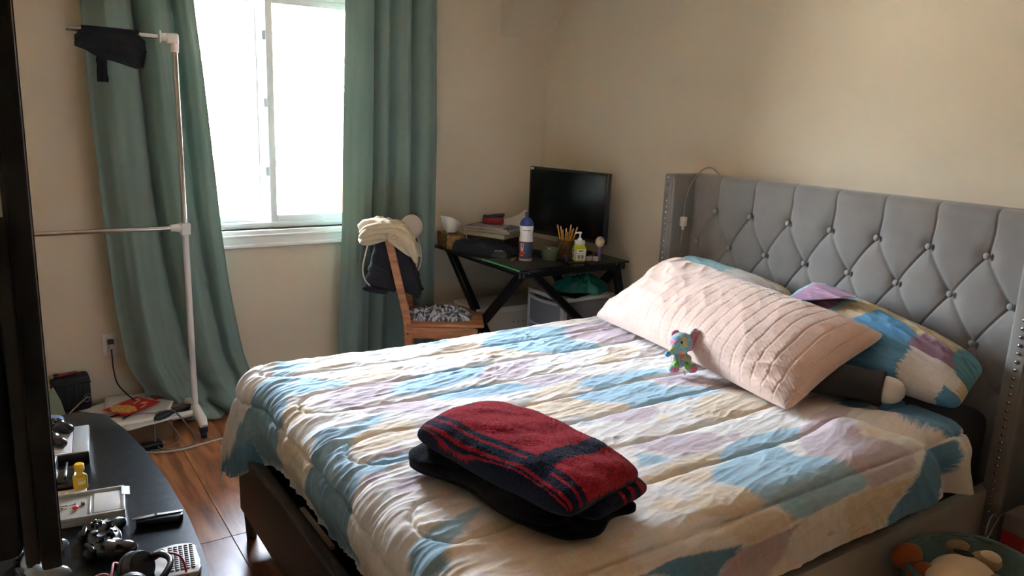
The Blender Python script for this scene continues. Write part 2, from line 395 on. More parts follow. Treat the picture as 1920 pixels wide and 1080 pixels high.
tri = [(H(2.68, .28).x, H(0, .28).z), (H(3.21, .28).x, H(0, .28).z), (H(2.95, .72).x, H(0, .72).z), (H(2.86, .72).x, H(0, .72).z)]
prism('gable_panel', tri, .16, .22, mat('pale_grey_paint', (178, 178, 182), .7), house, Matrix.Rotation(PI / 2, 4, 'X'))

# ================================================================== CURTAINS
M_curt = mat('sage_curtain', (132, 154, 144), .85, var=.06, vscale=260, bump=.25, bscale=420, stretch=(1, 1, .25), sheen=.25, bdist=.002)
def _trans(m, amt, c):
    nt = m.node_tree; N = nt.nodes; out = N['Material Output']; b = N['Principled BSDF']
    t = N.new('ShaderNodeBsdfTranslucent'); t.inputs[0].default_value = srgb(*c); mx = N.new('ShaderNodeMixShader'); mx.inputs[0].default_value = amt
    nt.links.new(b.outputs[0], mx.inputs[1]); nt.links.new(t.outputs[0], mx.inputs[2]); nt.links.new(mx.outputs[0], out.inputs[0])
_trans(M_curt, .13, (120, 150, 140))
def interp(z, tab):
    zs = [q[0] for q in tab]; return np.interp(z, zs, [q[1] for q in tab])
def curtain(label, left, right, folds, ztop, ybase, flare, pool=None, nu=260, nv=150):
    """left/right: tables (z, x) of the edges; folds: list of (u centre, width, depth) hollows"""
    u = np.linspace(0, 1, nu)[None, :]; v = np.linspace(0, 1, nv)[:, None]
    z = ztop * (1 - v) + .012 * v + 0 * u
    xl = interp(z[:, :1], left); xr = interp(z[:, :1], right)
    low = sstep(1.3, 0.0, z)
    uu = u + .018 * np.sin(2 * PI * (u * 1.7 + .15)) * low + .012 * perlin(u * 4, z * 1.3, 2.0)
    x = xl + (xr - xl) * uu
    y = ybase + 0 * z
    for (c, w, d, drift) in folds:
        cc = c + drift * low
        y = y + d * np.exp(-((u - cc) / w) ** 2)
    y = y + .010 * perlin(u * 9, z * .8, 5.0) + .006 * perlin(u * 22, z * 1.2, 9.0)
    y = y - flare * sstep(1.2, 0, z) * (.25 + .75 * np.sin(PI * np.clip(u, 0, 1)))
    if pool:
        k = sstep(pool[0], 0, z); 
        ru = pool[2](u)
        y = y - pool[1] * k ** 1.5 * ru + .03 * np.sin(z * 60 + u * 9) * k * ru; x = x + .02 * np.sin(z * 45 + u * 14) * k
        z = np.maximum(z, .012 + .030 * np.abs(perlin(u * 7, k * 2, 1.0)) * k)
    y = np.minimum(y, YB - .035)
    P = np.stack([x + 0 * z, y, z], -1)
    t = thing('curtain', label, 'curtain', (float((xl[0] + xr[0]) / 2), ybase, 0), group='green curtains at the window')
    P = P - np.array(t.location)
    sheet('panel', P[::-1], M_curt, t, thick=.003)
    # side hem
    e = P[:, -1, :]; hm = [tuple(q) for q in e[::6]]
    tube('side_hem', hm, .0035, M_curt, t, 6)
    return t
curtain('long sage green curtain flaring to the floor left of the window behind the clothes rack',
        [(0, .60), (.10, .56), (.3, .475), (.6, .445), (1.0, .43), (1.4, .418), (2.0, .405), (2.4, .40)],
        [(0, 1.16), (.1, 1.09), (.3, 1.03), (.6, .985), (.9, .955), (1.3, .925), (1.7, .90), (2.0, .875), (2.4, .86)],
        [(.20, .10, -.045, .0), (.455, .035, .075, .06), (.62, .09, -.05, .05), (.80, .035, .05, .03), (.92, .06, -.03, 0), (.03, .05, .02, 0)],
        2.36, 4.055, .10, (.26, .16, lambda u: np.clip(u * 1.3, .1, 1)))
curtain('long sage green curtain hanging straight right of the window behind the chair',
        [(0, 1.545), (.3, 1.55), (.9, 1.585), (1.5, 1.605), (2.1, 1.62), (2.4, 1.625)],
        [(0, 2.175), (.6, 2.168), (1.2, 2.165), (2.1, 2.158), (2.4, 2.155)],
        [(.16, .12, -.045, .0), (.35, .025, .06, 0), (.43, .03, -.03, 0), (.52, .04, .05, -.01), (.66, .05, -.035, 0), (.76, .03, .055, 0), (.88, .07, -.04, 0)],
        2.36, 4.06, .02)

# ================================================================== THE BED
M_velvet = mat('grey_velvet', (137, 132, 128), .8, var=.07, vscale=9, bump=.12, bscale=500, sheen=.35, bdist=.001)
M_leather = mat('dark_brown_leather', (52, 43, 38), .5, var=.1, vscale=30, bump=.25, bscale=220, bdist=.002)
M_nail = mat('nail_chrome', (205, 200, 195), .22, 1.0)
BYC = 1.935
bed = thing('bed', 'queen bed frame with tall grey button-tufted wingback headboard', 'bed', (1.75, BYC, 0))
BL = np.array([1.75, BYC, 0.0])
def bl(p): return tuple(np.array(p, float) - BL)
# headboard: tufted panel
HX, HY0, HY1, HZ0, HZ1 = 2.885, 1.150, 2.718, .10, 1.305
step = .2083
btn = [(2.576 - k * step, 1.137) for k in range(7)] + [(2.680 - k * step, .978) for k in range(8)] + [(2.576 - k * step, .819) for k in range(7)] + [(2.680 - k * step, .660) for k in range(8)]
def seg_d(y, z, a, b):
    ay, az = a; by, bz = b; dy, dz = by - ay, bz - az; t = np.clip(((y - ay) * dy + (z - az) * dz) / (dy * dy + dz * dz), 0, 1)
    return np.hypot(y - ay - t * dy, z - az - t * dz)
ny, nz = 460, 300
yy, zz = np.meshgrid(np.linspace(HY1, HY0, ny), np.linspace(HZ0, HZ1, nz))
dA = np.full(yy.shape, 9.0); dB = dA.copy(); dV = dA.copy()
for (a, b_) in btn:
    for (c, d) in btn:
        if abs(d - (b_ - .159)) < .01 and abs(abs(c - a) - step / 2) < .02:
            bow = .0
            if c > a: dA = np.minimum(dA, seg_d(yy, zz, (a, b_), (c, d)))
            else: dB = np.minimum(dB, seg_d(yy, zz, (a, b_), (c, d)))
    if abs(b_ - 1.137) < .01: dV = np.minimum(dV, seg_d(yy + .012 * np.sin((zz - 1.137) / .17 * PI), zz, (a, b_), (a - .012, HZ1 + .05)))
dbt = np.full(yy.shape, 9.0)
for (a, b_) in btn: dbt = np.minimum(dbt, np.hypot(yy - a, zz - b_))
dall = np.minimum(np.minimum(dA, dB * 1.6), dV)
puff = .0055 * (1 - np.exp(-(dall / .024) ** 1.4)) - .004 * np.exp(-(dA / .004) ** 2) - .0018 * np.exp(-(dB / .006) ** 2) - .004 * np.exp(-(dV / .004) ** 2)
puff = puff - .017 * np.exp(-(dbt / .034) ** 1.4) + .003 * fbm(yy * 7, zz * 7, 1.0) + .0025 * perlin(yy * 26, zz * 16, 4.0) * np.exp(-(dbt / .06))
edge = np.minimum(np.minimum(HY1 - yy, yy - HY0) / .02, 1); te = np.clip((HZ1 - zz) / .05, 0, 1)
X = HX - puff * np.clip(edge, .2, 1) + .045 * (1 - np.sqrt(np.clip(1 - (1 - te) ** 2, 0, 1)))
hb = sheet('headboard', np.stack([X, yy, zz], -1) - BL, M_velvet, bed, thick=0)
hb_back = box('headboard_back', bl(((HX + .045 + 2.995) / 2, (HY0 + HY1) / 2, (HZ0 + HZ1) / 2)), (2.995 - HX - .045, HY1 - HY0 + .02, HZ1 - HZ0), M_velvet, bed, bev=.012)
bm = bmesh.new(); b_ball(bm, (0, 0, 0), (.007, .0125, .0125), 14); bmd = None
M_btn = mat('velvet_button', (150, 147, 146), .75, sheen=.3)
for (a, b_) in btn[:22]:
    if bmd is None: o = finish('button', bm, M_btn, hb, True); bmd = o.data
    else: o = link('button', bmd, None, hb)
    o.location = bl((HX + .002, a, b_)); o.location = Vector(o.location)
nm = None
for side, (y0, y1) in {'far': (2.718, 2.790), 'near': (1.078, 1.150)}.items():
    w = box('wing', bl(((2.745 + 2.998) / 2, (y0 + y1) / 2, .665)), (2.998 - 2.745, y1 - y0, 1.275), M_velvet, bed, bev=.012, seg=3)
    box('piping', bl((2.7445, (y0 + y1) / 2, .665)), (.004, .046, 1.24), M_velvet, w, bev=.0015)
    yn = (2.757 if side == 'far' else 1.113)
    for k in range(45):
        z = 1.284 - k * .0282
        if nm is None:
            bm = bmesh.new(); b_ball(bm, (0, 0, 0), (.005, .0068, .0068), 10); o = finish('nail_head', bm, M_nail, w, True); nm = o.data
        else: o = link('nail_head', nm, None, w)
        o.location = bl((2.742, yn, z))
# rails and legs
box('foot_rail', bl((.672, BYC - .01, .255)), (.045, 1.50, .25), M_leather, bed, bev=.012, seg=3)
M_rail = mat('pale_grey_rail', (176, 170, 164), .75, var=.05, vscale=14, bump=.2, bscale=300, bdist=.001)
for y in (1.150, 2.72): box('side_rail', bl((1.76, y, .25)), (2.14, .04, .25), M_rail, bed, bev=.01)
for y in (1.19, 2.68):
    bm = bmesh.new(); b_lathe(bm, [(.018, 0), (.026, .13)], 4, Matrix.Translation(bl((.69, y, 0)))); finish('leg', bm, M_leather, bed)
for y in (BYC,): box('center_leg', bl((1.6, y, .08)), (.05, .05, .16), M_leather, bed)
M_glint = mat('ledge_glint_pale', (226, 218, 208), .4)
box('ledge_glint', bl((.715, 2.07, .335)), (.03, .26, .012), M_glint, bed)  # short pale strip, painted for light reflecting on the rail's inner ledge
for k in range(9): box('slat', bl((.85 + k * .22, BYC, .30)), (.07, 1.5, .02), mat('pine_slat', (196, 160, 116), .6), bed)
box('gap_shade_sheet', bl((1.745, BYC, .285)), (2.09, 1.52, .008), mat('gap_shade_black', (14, 13, 13), .95), bed)  # added black sheet, stands in for the shade seen through the foot gap
# mattress
mattress = thing('mattress', 'dark charcoal mattress under the comforter on the bed', 'mattress', (1.79, BYC, .315))
box('core', (0, 0, .155), (2.06, 1.50, .31), mat('charcoal_ticking', (46, 44, 44), .9, bump=.2, bscale=300), mattress, bev=.05, seg=4)
# comforter -------------------------------------------------------------
# shared base surface
CX0, CY0, CY1, CZ, CR = 0.76, 1.19, 2.69, 0.645, 0.09
def comf_base(s, t):
    s = np.asarray(s, float); t = np.asarray(t, float)
    qx = np.maximum(s, CX0); qy = np.clip(t, CY0, CY1)
    ox = s - qx; oy = t - qy; L = np.hypot(ox, oy) + 1e-9
    th = np.minimum(L / CR, PI / 2); rest = np.maximum(L - CR * PI / 2, 0)
    h = CR * np.sin(th) + .10 * rest; d = CR * (1 - np.cos(th)) + .99 * rest
    return np.stack([qx + ox / L * h, qy + oy / L * h, CZ - d], -1)
PATCH = [
('T', [(1.364,1.371),(1.573,1.323),(1.519,1.275),(1.472,1.251),(1.345,1.341)]),
('B', [(0.765,2.629),(0.815,2.694),(0.943,2.718),(0.955,2.687),(0.901,2.635),(0.835,2.567),(0.769,2.574)]),
('T', [(0.912,2.646),(1.001,2.714),(1.136,2.718),(1.055,2.57),(0.962,2.563),(0.854,2.553)]),
('B', [(0.707,2.515),(0.75,2.587),(0.792,2.543),(0.87,2.477),(0.947,2.412),(0.974,2.374),(0.889,2.368),(0.819,2.361),(0.765,2.357),(0.719,2.385)]),
('T', [(0.889,2.508),(1.036,2.522),(1.159,2.491),(1.221,2.422),(1.105,2.374),(0.978,2.385)]),
('M', [(0.843,2.354),(0.982,2.35),(1.086,2.354),(1.159,2.354),(1.213,2.371),(1.086,2.275),(1.024,2.216),(0.935,2.182),(0.873,2.148),(0.823,2.24)]),
('B', [(1.043,2.258),(1.121,2.333),(1.237,2.361),(1.511,2.354),(1.411,2.271),(1.376,2.234),(1.156,2.203),(1.047,2.196)]),
('B', [(1.144,2.182),(1.372,2.179),(1.445,2.141),(1.523,2.065),(1.395,2.062),(1.271,2.076),(1.136,2.117)]),
('B', [(1.179,2.718),(1.426,2.718),(1.534,2.718),(1.499,2.67),(1.395,2.666),(1.229,2.694)]),
('M', [(0.889,2.172),(1.009,2.165),(1.132,2.161),(1.082,2.062),(0.974,2.093),(0.885,2.11)]),
('B', [(0.808,2.058),(0.881,2.058),(0.939,2.069),(0.904,2.024),(0.881,2.017)]),
('B', [(1.588,2.567),(1.712,2.673),(1.836,2.714),(2.056,2.632),(1.963,2.495),(2.044,2.357),(1.859,2.34),(1.724,2.395),(1.6,2.495)]),
('M', [(2.044,2.618),(2.288,2.649),(2.237,2.526),(2.234,2.343),(2.064,2.368),(1.982,2.501)]),
('T', [(2.017,2.718),(2.261,2.687),(2.272,2.656),(2.091,2.659)]),
('B', [(2.152,2.718),(2.334,2.718),(2.357,2.714),(2.218,2.718)]),
('T', [(1.36,2.58),(1.588,2.605),(1.573,2.505),(1.724,2.395),(1.573,2.385),(1.43,2.443),(1.341,2.522)]),
('M', [(1.414,2.271),(1.55,2.347),(1.724,2.347),(1.631,2.278),(1.554,2.196),(1.488,2.175),(1.368,2.22)]),
('M', [(1.488,2.144),(1.693,2.124),(1.77,2.069),(1.654,2.076),(1.542,2.062),(1.484,2.093)]),
('T', [(1.839,2.168),(2.048,2.302),(2.16,2.285),(2.118,2.216),(1.924,2.158)]),
('T', [(1.407,1.997),(1.519,2.045),(1.708,2.062),(1.669,2.024),(1.592,1.969),(1.48,1.99)]),
('B', [(1.646,2.01),(1.7,2.052),(1.809,2.048),(1.952,2.027),(1.905,1.959),(1.689,1.959)]),
('B', [(1.546,1.921),(1.615,1.959),(1.712,1.948),(1.874,1.945),(1.812,1.842),(1.72,1.777),(1.623,1.842)]),
('T', [(1.291,1.945),(1.434,1.979),(1.546,1.921),(1.631,1.815),(1.7,1.766),(1.569,1.777),(1.36,1.811)]),
('M', [(1.492,1.742),(1.581,1.756),(1.693,1.746),(1.704,1.705),(1.658,1.663),(1.604,1.65)]),
('B', [(1.372,1.766),(1.457,1.76),(1.511,1.742),(1.472,1.718)]),
('B', [(1.917,2.048),(2.033,2.021),(2.064,1.979),(1.843,1.966)]),
('M', [(1.924,1.942),(2.083,1.952),(2.122,1.883),(2.152,1.742),(2.052,1.77),(1.979,1.835),(1.913,1.883)]),
('B', [(1.824,1.945),(1.909,1.931),(1.905,1.873),(2.017,1.787),(2.079,1.76),(1.955,1.763),(1.801,1.76),(1.666,1.766)]),
('B', [(1.739,1.756),(1.89,1.76),(2.071,1.742),(2.044,1.715),(1.917,1.725),(1.785,1.742)]),
('T', [(1.94,1.715),(2.071,1.729),(2.149,1.715),(2.118,1.591),(2.075,1.519),(2.009,1.533),(1.847,1.55),(1.789,1.605)]),
('M', [(1.604,1.736),(1.635,1.732),(1.739,1.725),(1.724,1.687),(1.623,1.643),(1.565,1.657)]),
('M', [(1.461,1.529),(1.615,1.54),(1.739,1.492),(1.743,1.426),(1.635,1.396),(1.542,1.406),(1.484,1.468)]),
('B', [(1.434,1.488),(1.507,1.409),(1.457,1.399),(1.391,1.42)]),
('T', [(1.484,1.392),(1.627,1.389),(1.685,1.385),(1.615,1.341),(1.472,1.347),(1.356,1.368)]),
('B', [(1.642,1.365),(1.708,1.396),(1.843,1.416),(1.944,1.402),(2.009,1.382),(1.982,1.347),(1.747,1.334),(1.619,1.337)]),
('M', [(1.982,1.361),(2.106,1.409),(2.253,1.43),(2.214,1.375),(1.955,1.193),(1.913,1.193),(1.863,1.231),(1.909,1.296)]),
('B', [(1.569,1.32),(1.662,1.33),(1.855,1.354),(1.859,1.33),(1.832,1.268),(1.847,1.217),(1.785,1.148),(1.685,1.121),(1.546,1.124),(1.542,1.183),(1.492,1.258)]),
('T', [(1.376,1.227),(1.476,1.238),(1.542,1.183),(1.55,1.128),(1.441,1.134),(1.349,1.152)]),
('T', [(1.399,1.134),(1.569,1.114),(1.631,1.073),(1.453,1.066),(1.38,1.11)]),
('T', [(0.966,1.258),(0.978,1.244),(1.059,1.21),(1.101,1.141),(1.121,1.1),(1.086,1.09),(0.904,1.141),(0.866,1.155)]),
('D', [(1.125,1.086),(1.268,1.086),(1.43,1.066),(1.411,1.049),(1.356,1.025),(1.341,1.011),(1.101,1.086)]),
('M', [(1.438,1.062),(1.65,1.062),(1.6,1.042),(1.573,0.994),(1.53,0.973),(1.534,0.952),(1.345,1.011),(1.384,1.038)]),
('B', [(1.554,1.193),(1.623,1.073),(1.959,1.083),(1.967,1.162),(1.921,1.207),(1.847,1.244),(1.627,1.255)]),
('M', [(1.955,1.323),(2.06,1.389),(2.315,1.423),(2.272,1.365),(2.122,1.334),(2.168,1.31),(2.098,1.231),(2.218,1.124),(2.176,1.083),(1.967,1.076),(1.952,1.134),(1.874,1.258)]),
('D', [(2.4,1.375),(2.523,1.371),(2.608,1.248),(2.5,1.121),(2.392,1.124),(2.33,1.186),(2.338,1.31)]),
('D', [(2.207,1.08),(2.28,1.121),(2.407,1.114),(2.396,1.035),(2.342,0.983),(2.315,0.939),(2.033,0.935),(2.04,0.973),(2.145,1.021)]),
('T', [(1.839,1.073),(1.967,1.076),(2.16,1.066),(2.106,1.018),(2.029,0.966),(1.928,0.946),(1.863,0.952)]),
('D', [(2.311,1.464),(2.465,1.447),(2.454,1.409),(2.361,1.378),(2.292,1.392)]),
('D', [(0.46,2.773),(0.518,2.649),(0.568,2.508),(0.46,2.464),(0.46,2.467),(0.46,2.577)]),
('S', [(0.568,2.508),(0.657,2.271),(0.584,2.227),(0.491,2.234),(0.464,2.419),(0.487,2.471)]),
('T', [(0.645,2.251),(0.684,1.979),(0.657,1.962),(0.599,1.983),(0.533,1.979),(0.487,2.003),(0.483,2.23)]),
('S', [(0.661,2.56),(0.727,2.563),(0.734,2.385),(0.719,2.319),(0.665,2.247),(0.522,2.639)]),
('T', [(0.719,2.319),(0.785,2.323),(0.769,2.196),(0.696,2.172),(0.665,2.247)]),
('S', [(0.727,2.052),(0.785,2.048),(0.788,1.955),(0.727,1.863),(0.754,1.773),(0.711,1.718),(0.645,1.687),(0.576,1.691),(0.475,1.694),(0.46,1.914),(0.495,2.007),(0.595,1.969),(0.657,1.962)]),
('B', [(0.684,1.938),(0.827,2.038),(0.966,2.096),(0.873,1.997),(0.758,1.9),(0.73,1.801),(0.673,1.825)]),
('B', [(0.7,1.77),(0.73,1.801),(0.904,1.797),(0.928,1.77),(0.885,1.76),(0.754,1.725)]),
('T', [(0.8,1.969),(0.881,2.014),(1.009,2.007),(0.962,1.883),(0.854,1.849),(0.746,1.839)]),
('M', [(0.792,1.657),(0.897,1.681),(0.889,1.622),(0.804,1.595),(0.754,1.605)]),
('B', [(0.684,1.396),(0.742,1.413),(0.92,1.444),(0.819,1.378),(0.742,1.354)]),
('S', [(0.688,1.399),(0.781,1.354),(0.707,1.262),(0.649,1.361)]),
('T', [(0.781,1.354),(0.908,1.378),(0.951,1.32),(1.04,1.203),(0.877,1.169),(0.819,1.172),(0.707,1.262)]),
]
def comforter():
    s = np.linspace(2.525, .462, 680); t = np.linspace(.950, 2.97, 660)
    Sg, Tg = np.meshgrid(s, t)
    # slightly uneven hem
    hem = .014 * perlin(Tg * 5, 0 * Tg, 3.3); S2 = np.where(Sg < .76, Sg + hem * (.76 - Sg) / .3, Sg)
    T2 = np.where(Tg < 1.19, Tg + .012 * perlin(Sg * 4, 0 * Sg, 7.7) * (1.19 - Tg) / .28, Tg)
    S2 = S2 + np.where(Sg > 2.3, (.07 * np.sin((Tg - .9) * 2.2) - .035) * (Sg - 2.3) / .22, 0)
    S2 = np.where(Sg < .76, .76 - (.76 - S2) * (1 + .42 * sstep(2.40, 2.66, Tg)), S2)
    P = comf_base(S2, T2)
    # stitch lines
    ys = [2.745, 2.548, 2.352, 2.165, 1.952, 1.762, 1.545, 1.340, 1.125]
    wob = .012 * perlin(Sg * 2.2, 0 * Sg, 1.1)
    d = np.full(Sg.shape, 9.0); ends = .84
    for i, y in enumerate(ys):
        d = np.minimum(d, np.where(Sg > ends, np.abs(Tg - y - wob), np.hypot(Sg - ends, Tg - y - wob)))
    for (a, b_) in ((2.745, 2.548), (2.352, 2.165), (1.952, 1.762), (1.545, 1.340)):
        c = (a + b_) / 2; r = (a - b_) / 2
        arc = np.abs(np.hypot((Sg - ends) * .95, Tg - c - wob) - r); d = np.where(Sg <= ends, np.minimum(d, arc), d)
    seam = .655 - .04 * sstep(1.9, 1.3, Tg)
    ds = np.abs(Sg - seam)
    dd = np.minimum(d, ds)
    puff = .0065 * (1 - np.exp(-(dd / .016) ** 1.1)) - .0065 * np.exp(-(dd / .0048) ** 2)
    # wrinkles: long creases on the top, gathers over the foot edge
    q = Sg + .30 * Tg
    cr = .0030 * (ridge(q * 7 + perlin(Sg * 5, Tg * 5, 3), Tg * 24 - Sg * 5, 5.5, 2) - .9) * (.4 + 1.2 * np.clip(perlin(Sg * 3.1, Tg * 3.1, 6.5) + .35, 0, 1)) + .0010 * perlin(Sg * 42 + Tg * 13, Tg * 60, 1.2)
    cr = cr * (.5 + .5 * sstep(1.2, 2.3, Tg + .25 * (1.6 - Sg)))
    top = .0055 * (ridge(q * 3.2 + .6 * perlin(Sg * 3, Tg * 3, 2), Tg * 11 - Sg * 2, 0.7, 3) - 1.0)
    top *= (.35 + .65 * sstep(1.3, 2.6, Tg)) * (.55 + .9 * np.clip(perlin(Sg * 2.3 + 4, Tg * 2.3, 8) + .4, 0, 1))
    pk = .0045 * (ridge(Sg * 9, Tg * 16, 4.2, 2) - .9) * np.exp(-(d / .035))          # puckers beside the stitching
    g = sstep(.98, .70, Sg)
    gat = g * (.0105 * (ridge(Tg * 13 + .5 * perlin(Sg * 5, Tg * 3, 1), Sg * 2.1, 3.1, 2) - .9) + .014 * perlin(Tg * 7, Sg * 2.2, 6.0) * sstep(.70, .46, Sg))
    nr = sstep(1.19, .92, Tg); near = nr * (.018 * perlin(Sg * 6 + Tg * 2, Tg * 2, 2.2) + .006 * ridge(Sg * 9 + Tg * 5, Tg * 2.2, 1.4, 2))
    big = .010 * fbm(Sg * 1.7, Tg * 1.7, 11.0, 2)
    # folded-up rumple near the pillow end on the near side
    rum = .035 * np.exp(-((Sg - 2.12) / .10) ** 2 - ((Tg - 1.30) / .10) ** 2) + .03 * np.exp(-((Sg - 2.36 + .5 * (Tg - 1.2)) / .05) ** 2) * sstep(1.5, 1.25, Tg) - .025 * np.exp(-((Sg - 2.29 + .5 * (Tg - 1.2)) / .03) ** 2) * sstep(1.45, 1.2, Tg)
    h = puff + top + cr + pk + gat + near + big + rum
    du = np.gradient(P, axis=1); dv = np.gradient(P, axis=0); n = np.cross(dv, du); n /= np.linalg.norm(n, axis=2, keepdims=True)
    if n[300, 300, 2] < 0: n = -n
    P = P + n * h[..., None]
    cw_ = sstep(.74, .50, Sg) * sstep(2.45, 2.72, Tg); P[..., 0] -= .034 * cw_; P[..., 0] += .055 * sstep(.60, .47, Sg) * (1 - sstep(2.35, 2.6, Tg)) * sstep(1.0, 1.25, Tg); P[..., 1] += .015 * cw_
    # print
    PAL = {'W': (226, 222, 217), 'B': (158, 192, 209), 'M': (198, 184, 190), 'T': (216, 201, 178), 'D': (98, 148, 180), 'S': (128, 160, 175)}
    lin = {k: np.array(srgb(*v)[:3]) for k, v in PAL.items()}
    C = np.zeros(Sg.shape + (3,)); C[:] = lin['W']
    base = fbm(Sg * 3.1, Tg * 7, 5.0, 3); C[base > .42] = lin['T'] * 1.06; C[base < -.45] = lin['M'] * 1.1
    acc = np.zeros((Sg.size, 3)); C0 = C.reshape(-1, 3)
    for k in range(4):
        fr = .016 * perlin(Tg * 60, Sg * 4, .3) + .034 * perlin(Tg * 150, Sg * 5, 2.3 + k) + .020 * perlin(Tg * 240, Sg * 16, 5.3 + 2 * k); fy = .010 * perlin(Sg * 12, Tg * 12, 1.9 + .15 * k)
        sx, ty = (Sg + fr).ravel(), (Tg + fy).ravel(); Cf = C0.copy()
        for (c, poly) in PATCH:
            p = np.array(poly); m = (sx > p[:, 0].min()) & (sx < p[:, 0].max()) & (ty > p[:, 1].min()) & (ty < p[:, 1].max())
            idx = np.nonzero(m)[0]; a, b_ = sx[idx], ty[idx]; ins = np.zeros(len(idx), bool)
            for i in range(len(p)):
                x1, y1 = p[i]; x2, y2 = p[i - 1]
                if abs(y2 - y1) < 1e-9: continue
                ins ^= ((y1 > b_) != (y2 > b_)) & (a < (x2 - x1) * (b_ - y1) / (y2 - y1) + x1)
            Cf[idx[ins]] = lin[c]
        acc += Cf
    Cf = acc / 4
    # other patches on parts hidden in the picture's far side
    weave = 1 + .10 * perlin(Sg * 9, Tg * 210, 7) + .10 * perlin(Sg * 210, Tg * 9, 3) + .05 * fbm(Sg * 30, Tg * 30, 2.0, 2)
    C = Cf.reshape(C.shape) * np.clip(weave, .7, 1.3)[..., None]
    M_c = mat('ikat_cotton', (220, 215, 205), .85, attr='pattern', bump=.12, bscale=700, sheen=.12, bdist=.001)
    # two-level fine wrinkle bump
    N, L, b = nodes_of(M_c)
    o = sheet('comforter', P[:, ::-1], M_c, None, thick=0, cols=C[:, ::-1])
    return tag(o, 'quilted comforter printed in blue, mauve, tan and white patches spread on bed', 'comforter')
comforter()

# ================================================================== ON THE BED
def in_poly(a, b, poly):
    p = np.array(poly, float); ins = np.zeros(a.shape, bool)
    for i in range(len(p)):
        x1, y1 = p[i]; x2, y2 = p[i - 1]
        if abs(y2 - y1) < 1e-9: continue
        ins ^= ((y1 > b) != (y2 > b)) & (a < (x2 - x1) * (b - y1) / (y2 - y1) + x1)
    return ins
def cushion_pts(A, B, C, D, thick, back, p=2.4, q=.55, nu=150, nv=90, pinch=.05, disp=None, org=(0, 0, 0), sag=None, rc=.10):
    A, B, C, D = (np.array(k, float) for k in (A, B, C, D))
    u = np.linspace(-1, 1, nu)[None, :]; v = np.linspace(-1, 1, nv)[:, None]
    u = np.sign(u) * (1 - (1 - np.abs(u)) ** 1.35); v = np.sign(v) * (1 - (1 - np.abs(v)) ** 1.35)
    U = u * (1 - pinch * (1 - v * v)) + 0 * v; V = v * (1 - pinch * 1.6 * (1 - u * u)) + 0 * u
    _k = 1 - rc * (np.abs(u) * np.abs(v)) ** 7; U = U * _k; V = V * _k
    a = ((1 - U) / 2)[..., None]; b = ((1 + U) / 2)[..., None]; c = ((1 - V) / 2)[..., None]; d = ((1 + V) / 2)[..., None]
    P = A * a * c + B * b * c + C * b * d + D * a * d
    n = np.cross(B - A, D - A); n /= np.linalg.norm(n)
    u0 = u + 0 * v; v0 = v + 0 * u
    prof = (np.clip(1 - np.abs(u0) ** p, 0, 1) * np.clip(1 - np.abs(v0) ** p, 0, 1)) ** q
    f = P + n * (prof * thick)[..., None]; k = P - n * (prof * back)[..., None]
    if disp is not None:
        f = f + n * (disp(u0, v0) * np.clip(prof * 3, 0, 1))[..., None]; k = k - n * (.3 * disp(u0 + 3, v0) * np.clip(prof * 3, 0, 1))[..., None]
    if sag is not None: f = f + sag(u0, v0); k = k + sag(u0, v0)
    return f - np.array(org), k - np.array(org), u0, v0
def cushion(name, parent, m, A, B, C, D, thick, back, col=None, **kw):
    f, k, u, v = cushion_pts(A, B, C, D, thick, back, **kw)
    nv, nu = u.shape; F = gridf(nu, nv); K = nu * nv
    V = np.concatenate([f.reshape(-1, 3), k.reshape(-1, 3)]); FF = np.concatenate([F, F[:, ::-1] + K])
    cols = None
    if col is not None: cf = col(u, v, 0).reshape(-1, 3); cb = col(u, v, 1).reshape(-1, 3); cols = np.concatenate([cf, cb])
    o = mesh(name, V, FF, m, parent, True, None, cols)
    bm = bmesh.new(); bm.from_mesh(o.data); bmesh.ops.remove_doubles(bm, verts=bm.verts, dist=1e-5); bm.to_mesh(o.data); bm.free()
    return o
LIN = lambda r, g, b: np.array(srgb(r, g, b)[:3])
# patterned pillows
M_pil = mat('ikat_pillowcase', (210, 200, 190), .85, attr='pattern', bump=.12, bscale=600, sheen=.1, bdist=.001)
PB, PT, PM, PW, PK = LIN(92, 152, 192), LIN(200, 184, 152), LIN(146, 116, 138), LIN(216, 212, 208), LIN(92, 148, 164)
def pcol(patches, base):
    def fn(u, v, back):
        C = np.zeros(u.shape + (3,)); C[:] = base
        uu = u + .05 * perlin(v * 25, u * 3, 1.0) + .03 * perlin(v * 60, u * 5, 2.0); vv = v + .04 * perlin(u * 6, v * 6, 3.0)
        for c, poly in patches: C[in_poly(uu, vv, poly)] = c
        return C * (1 + .12 * perlin(u * 60, v * 8, 4) + .10 * perlin(u * 8, v * 60, 5))[..., None]
    return fn
wr = lambda a, s: (lambda u, v: a * (ridge(u * 2.2 + v, v * 3.1, s, 3) - 1.1))
pl2 = thing('pillow', 'patterned blue, tan and mauve pillow drooping beside the near wing of the headboard', 'pillow', (2.62, 1.5, .70), group='patterned bed pillows')
o2 = (2.62, 1.5, .70)
P2 = dict(A=(2.44, 2.00, .74), B=(2.49, 1.150, .690), C=(2.755, 1.20, .79), D=(2.805, 1.93, .93))
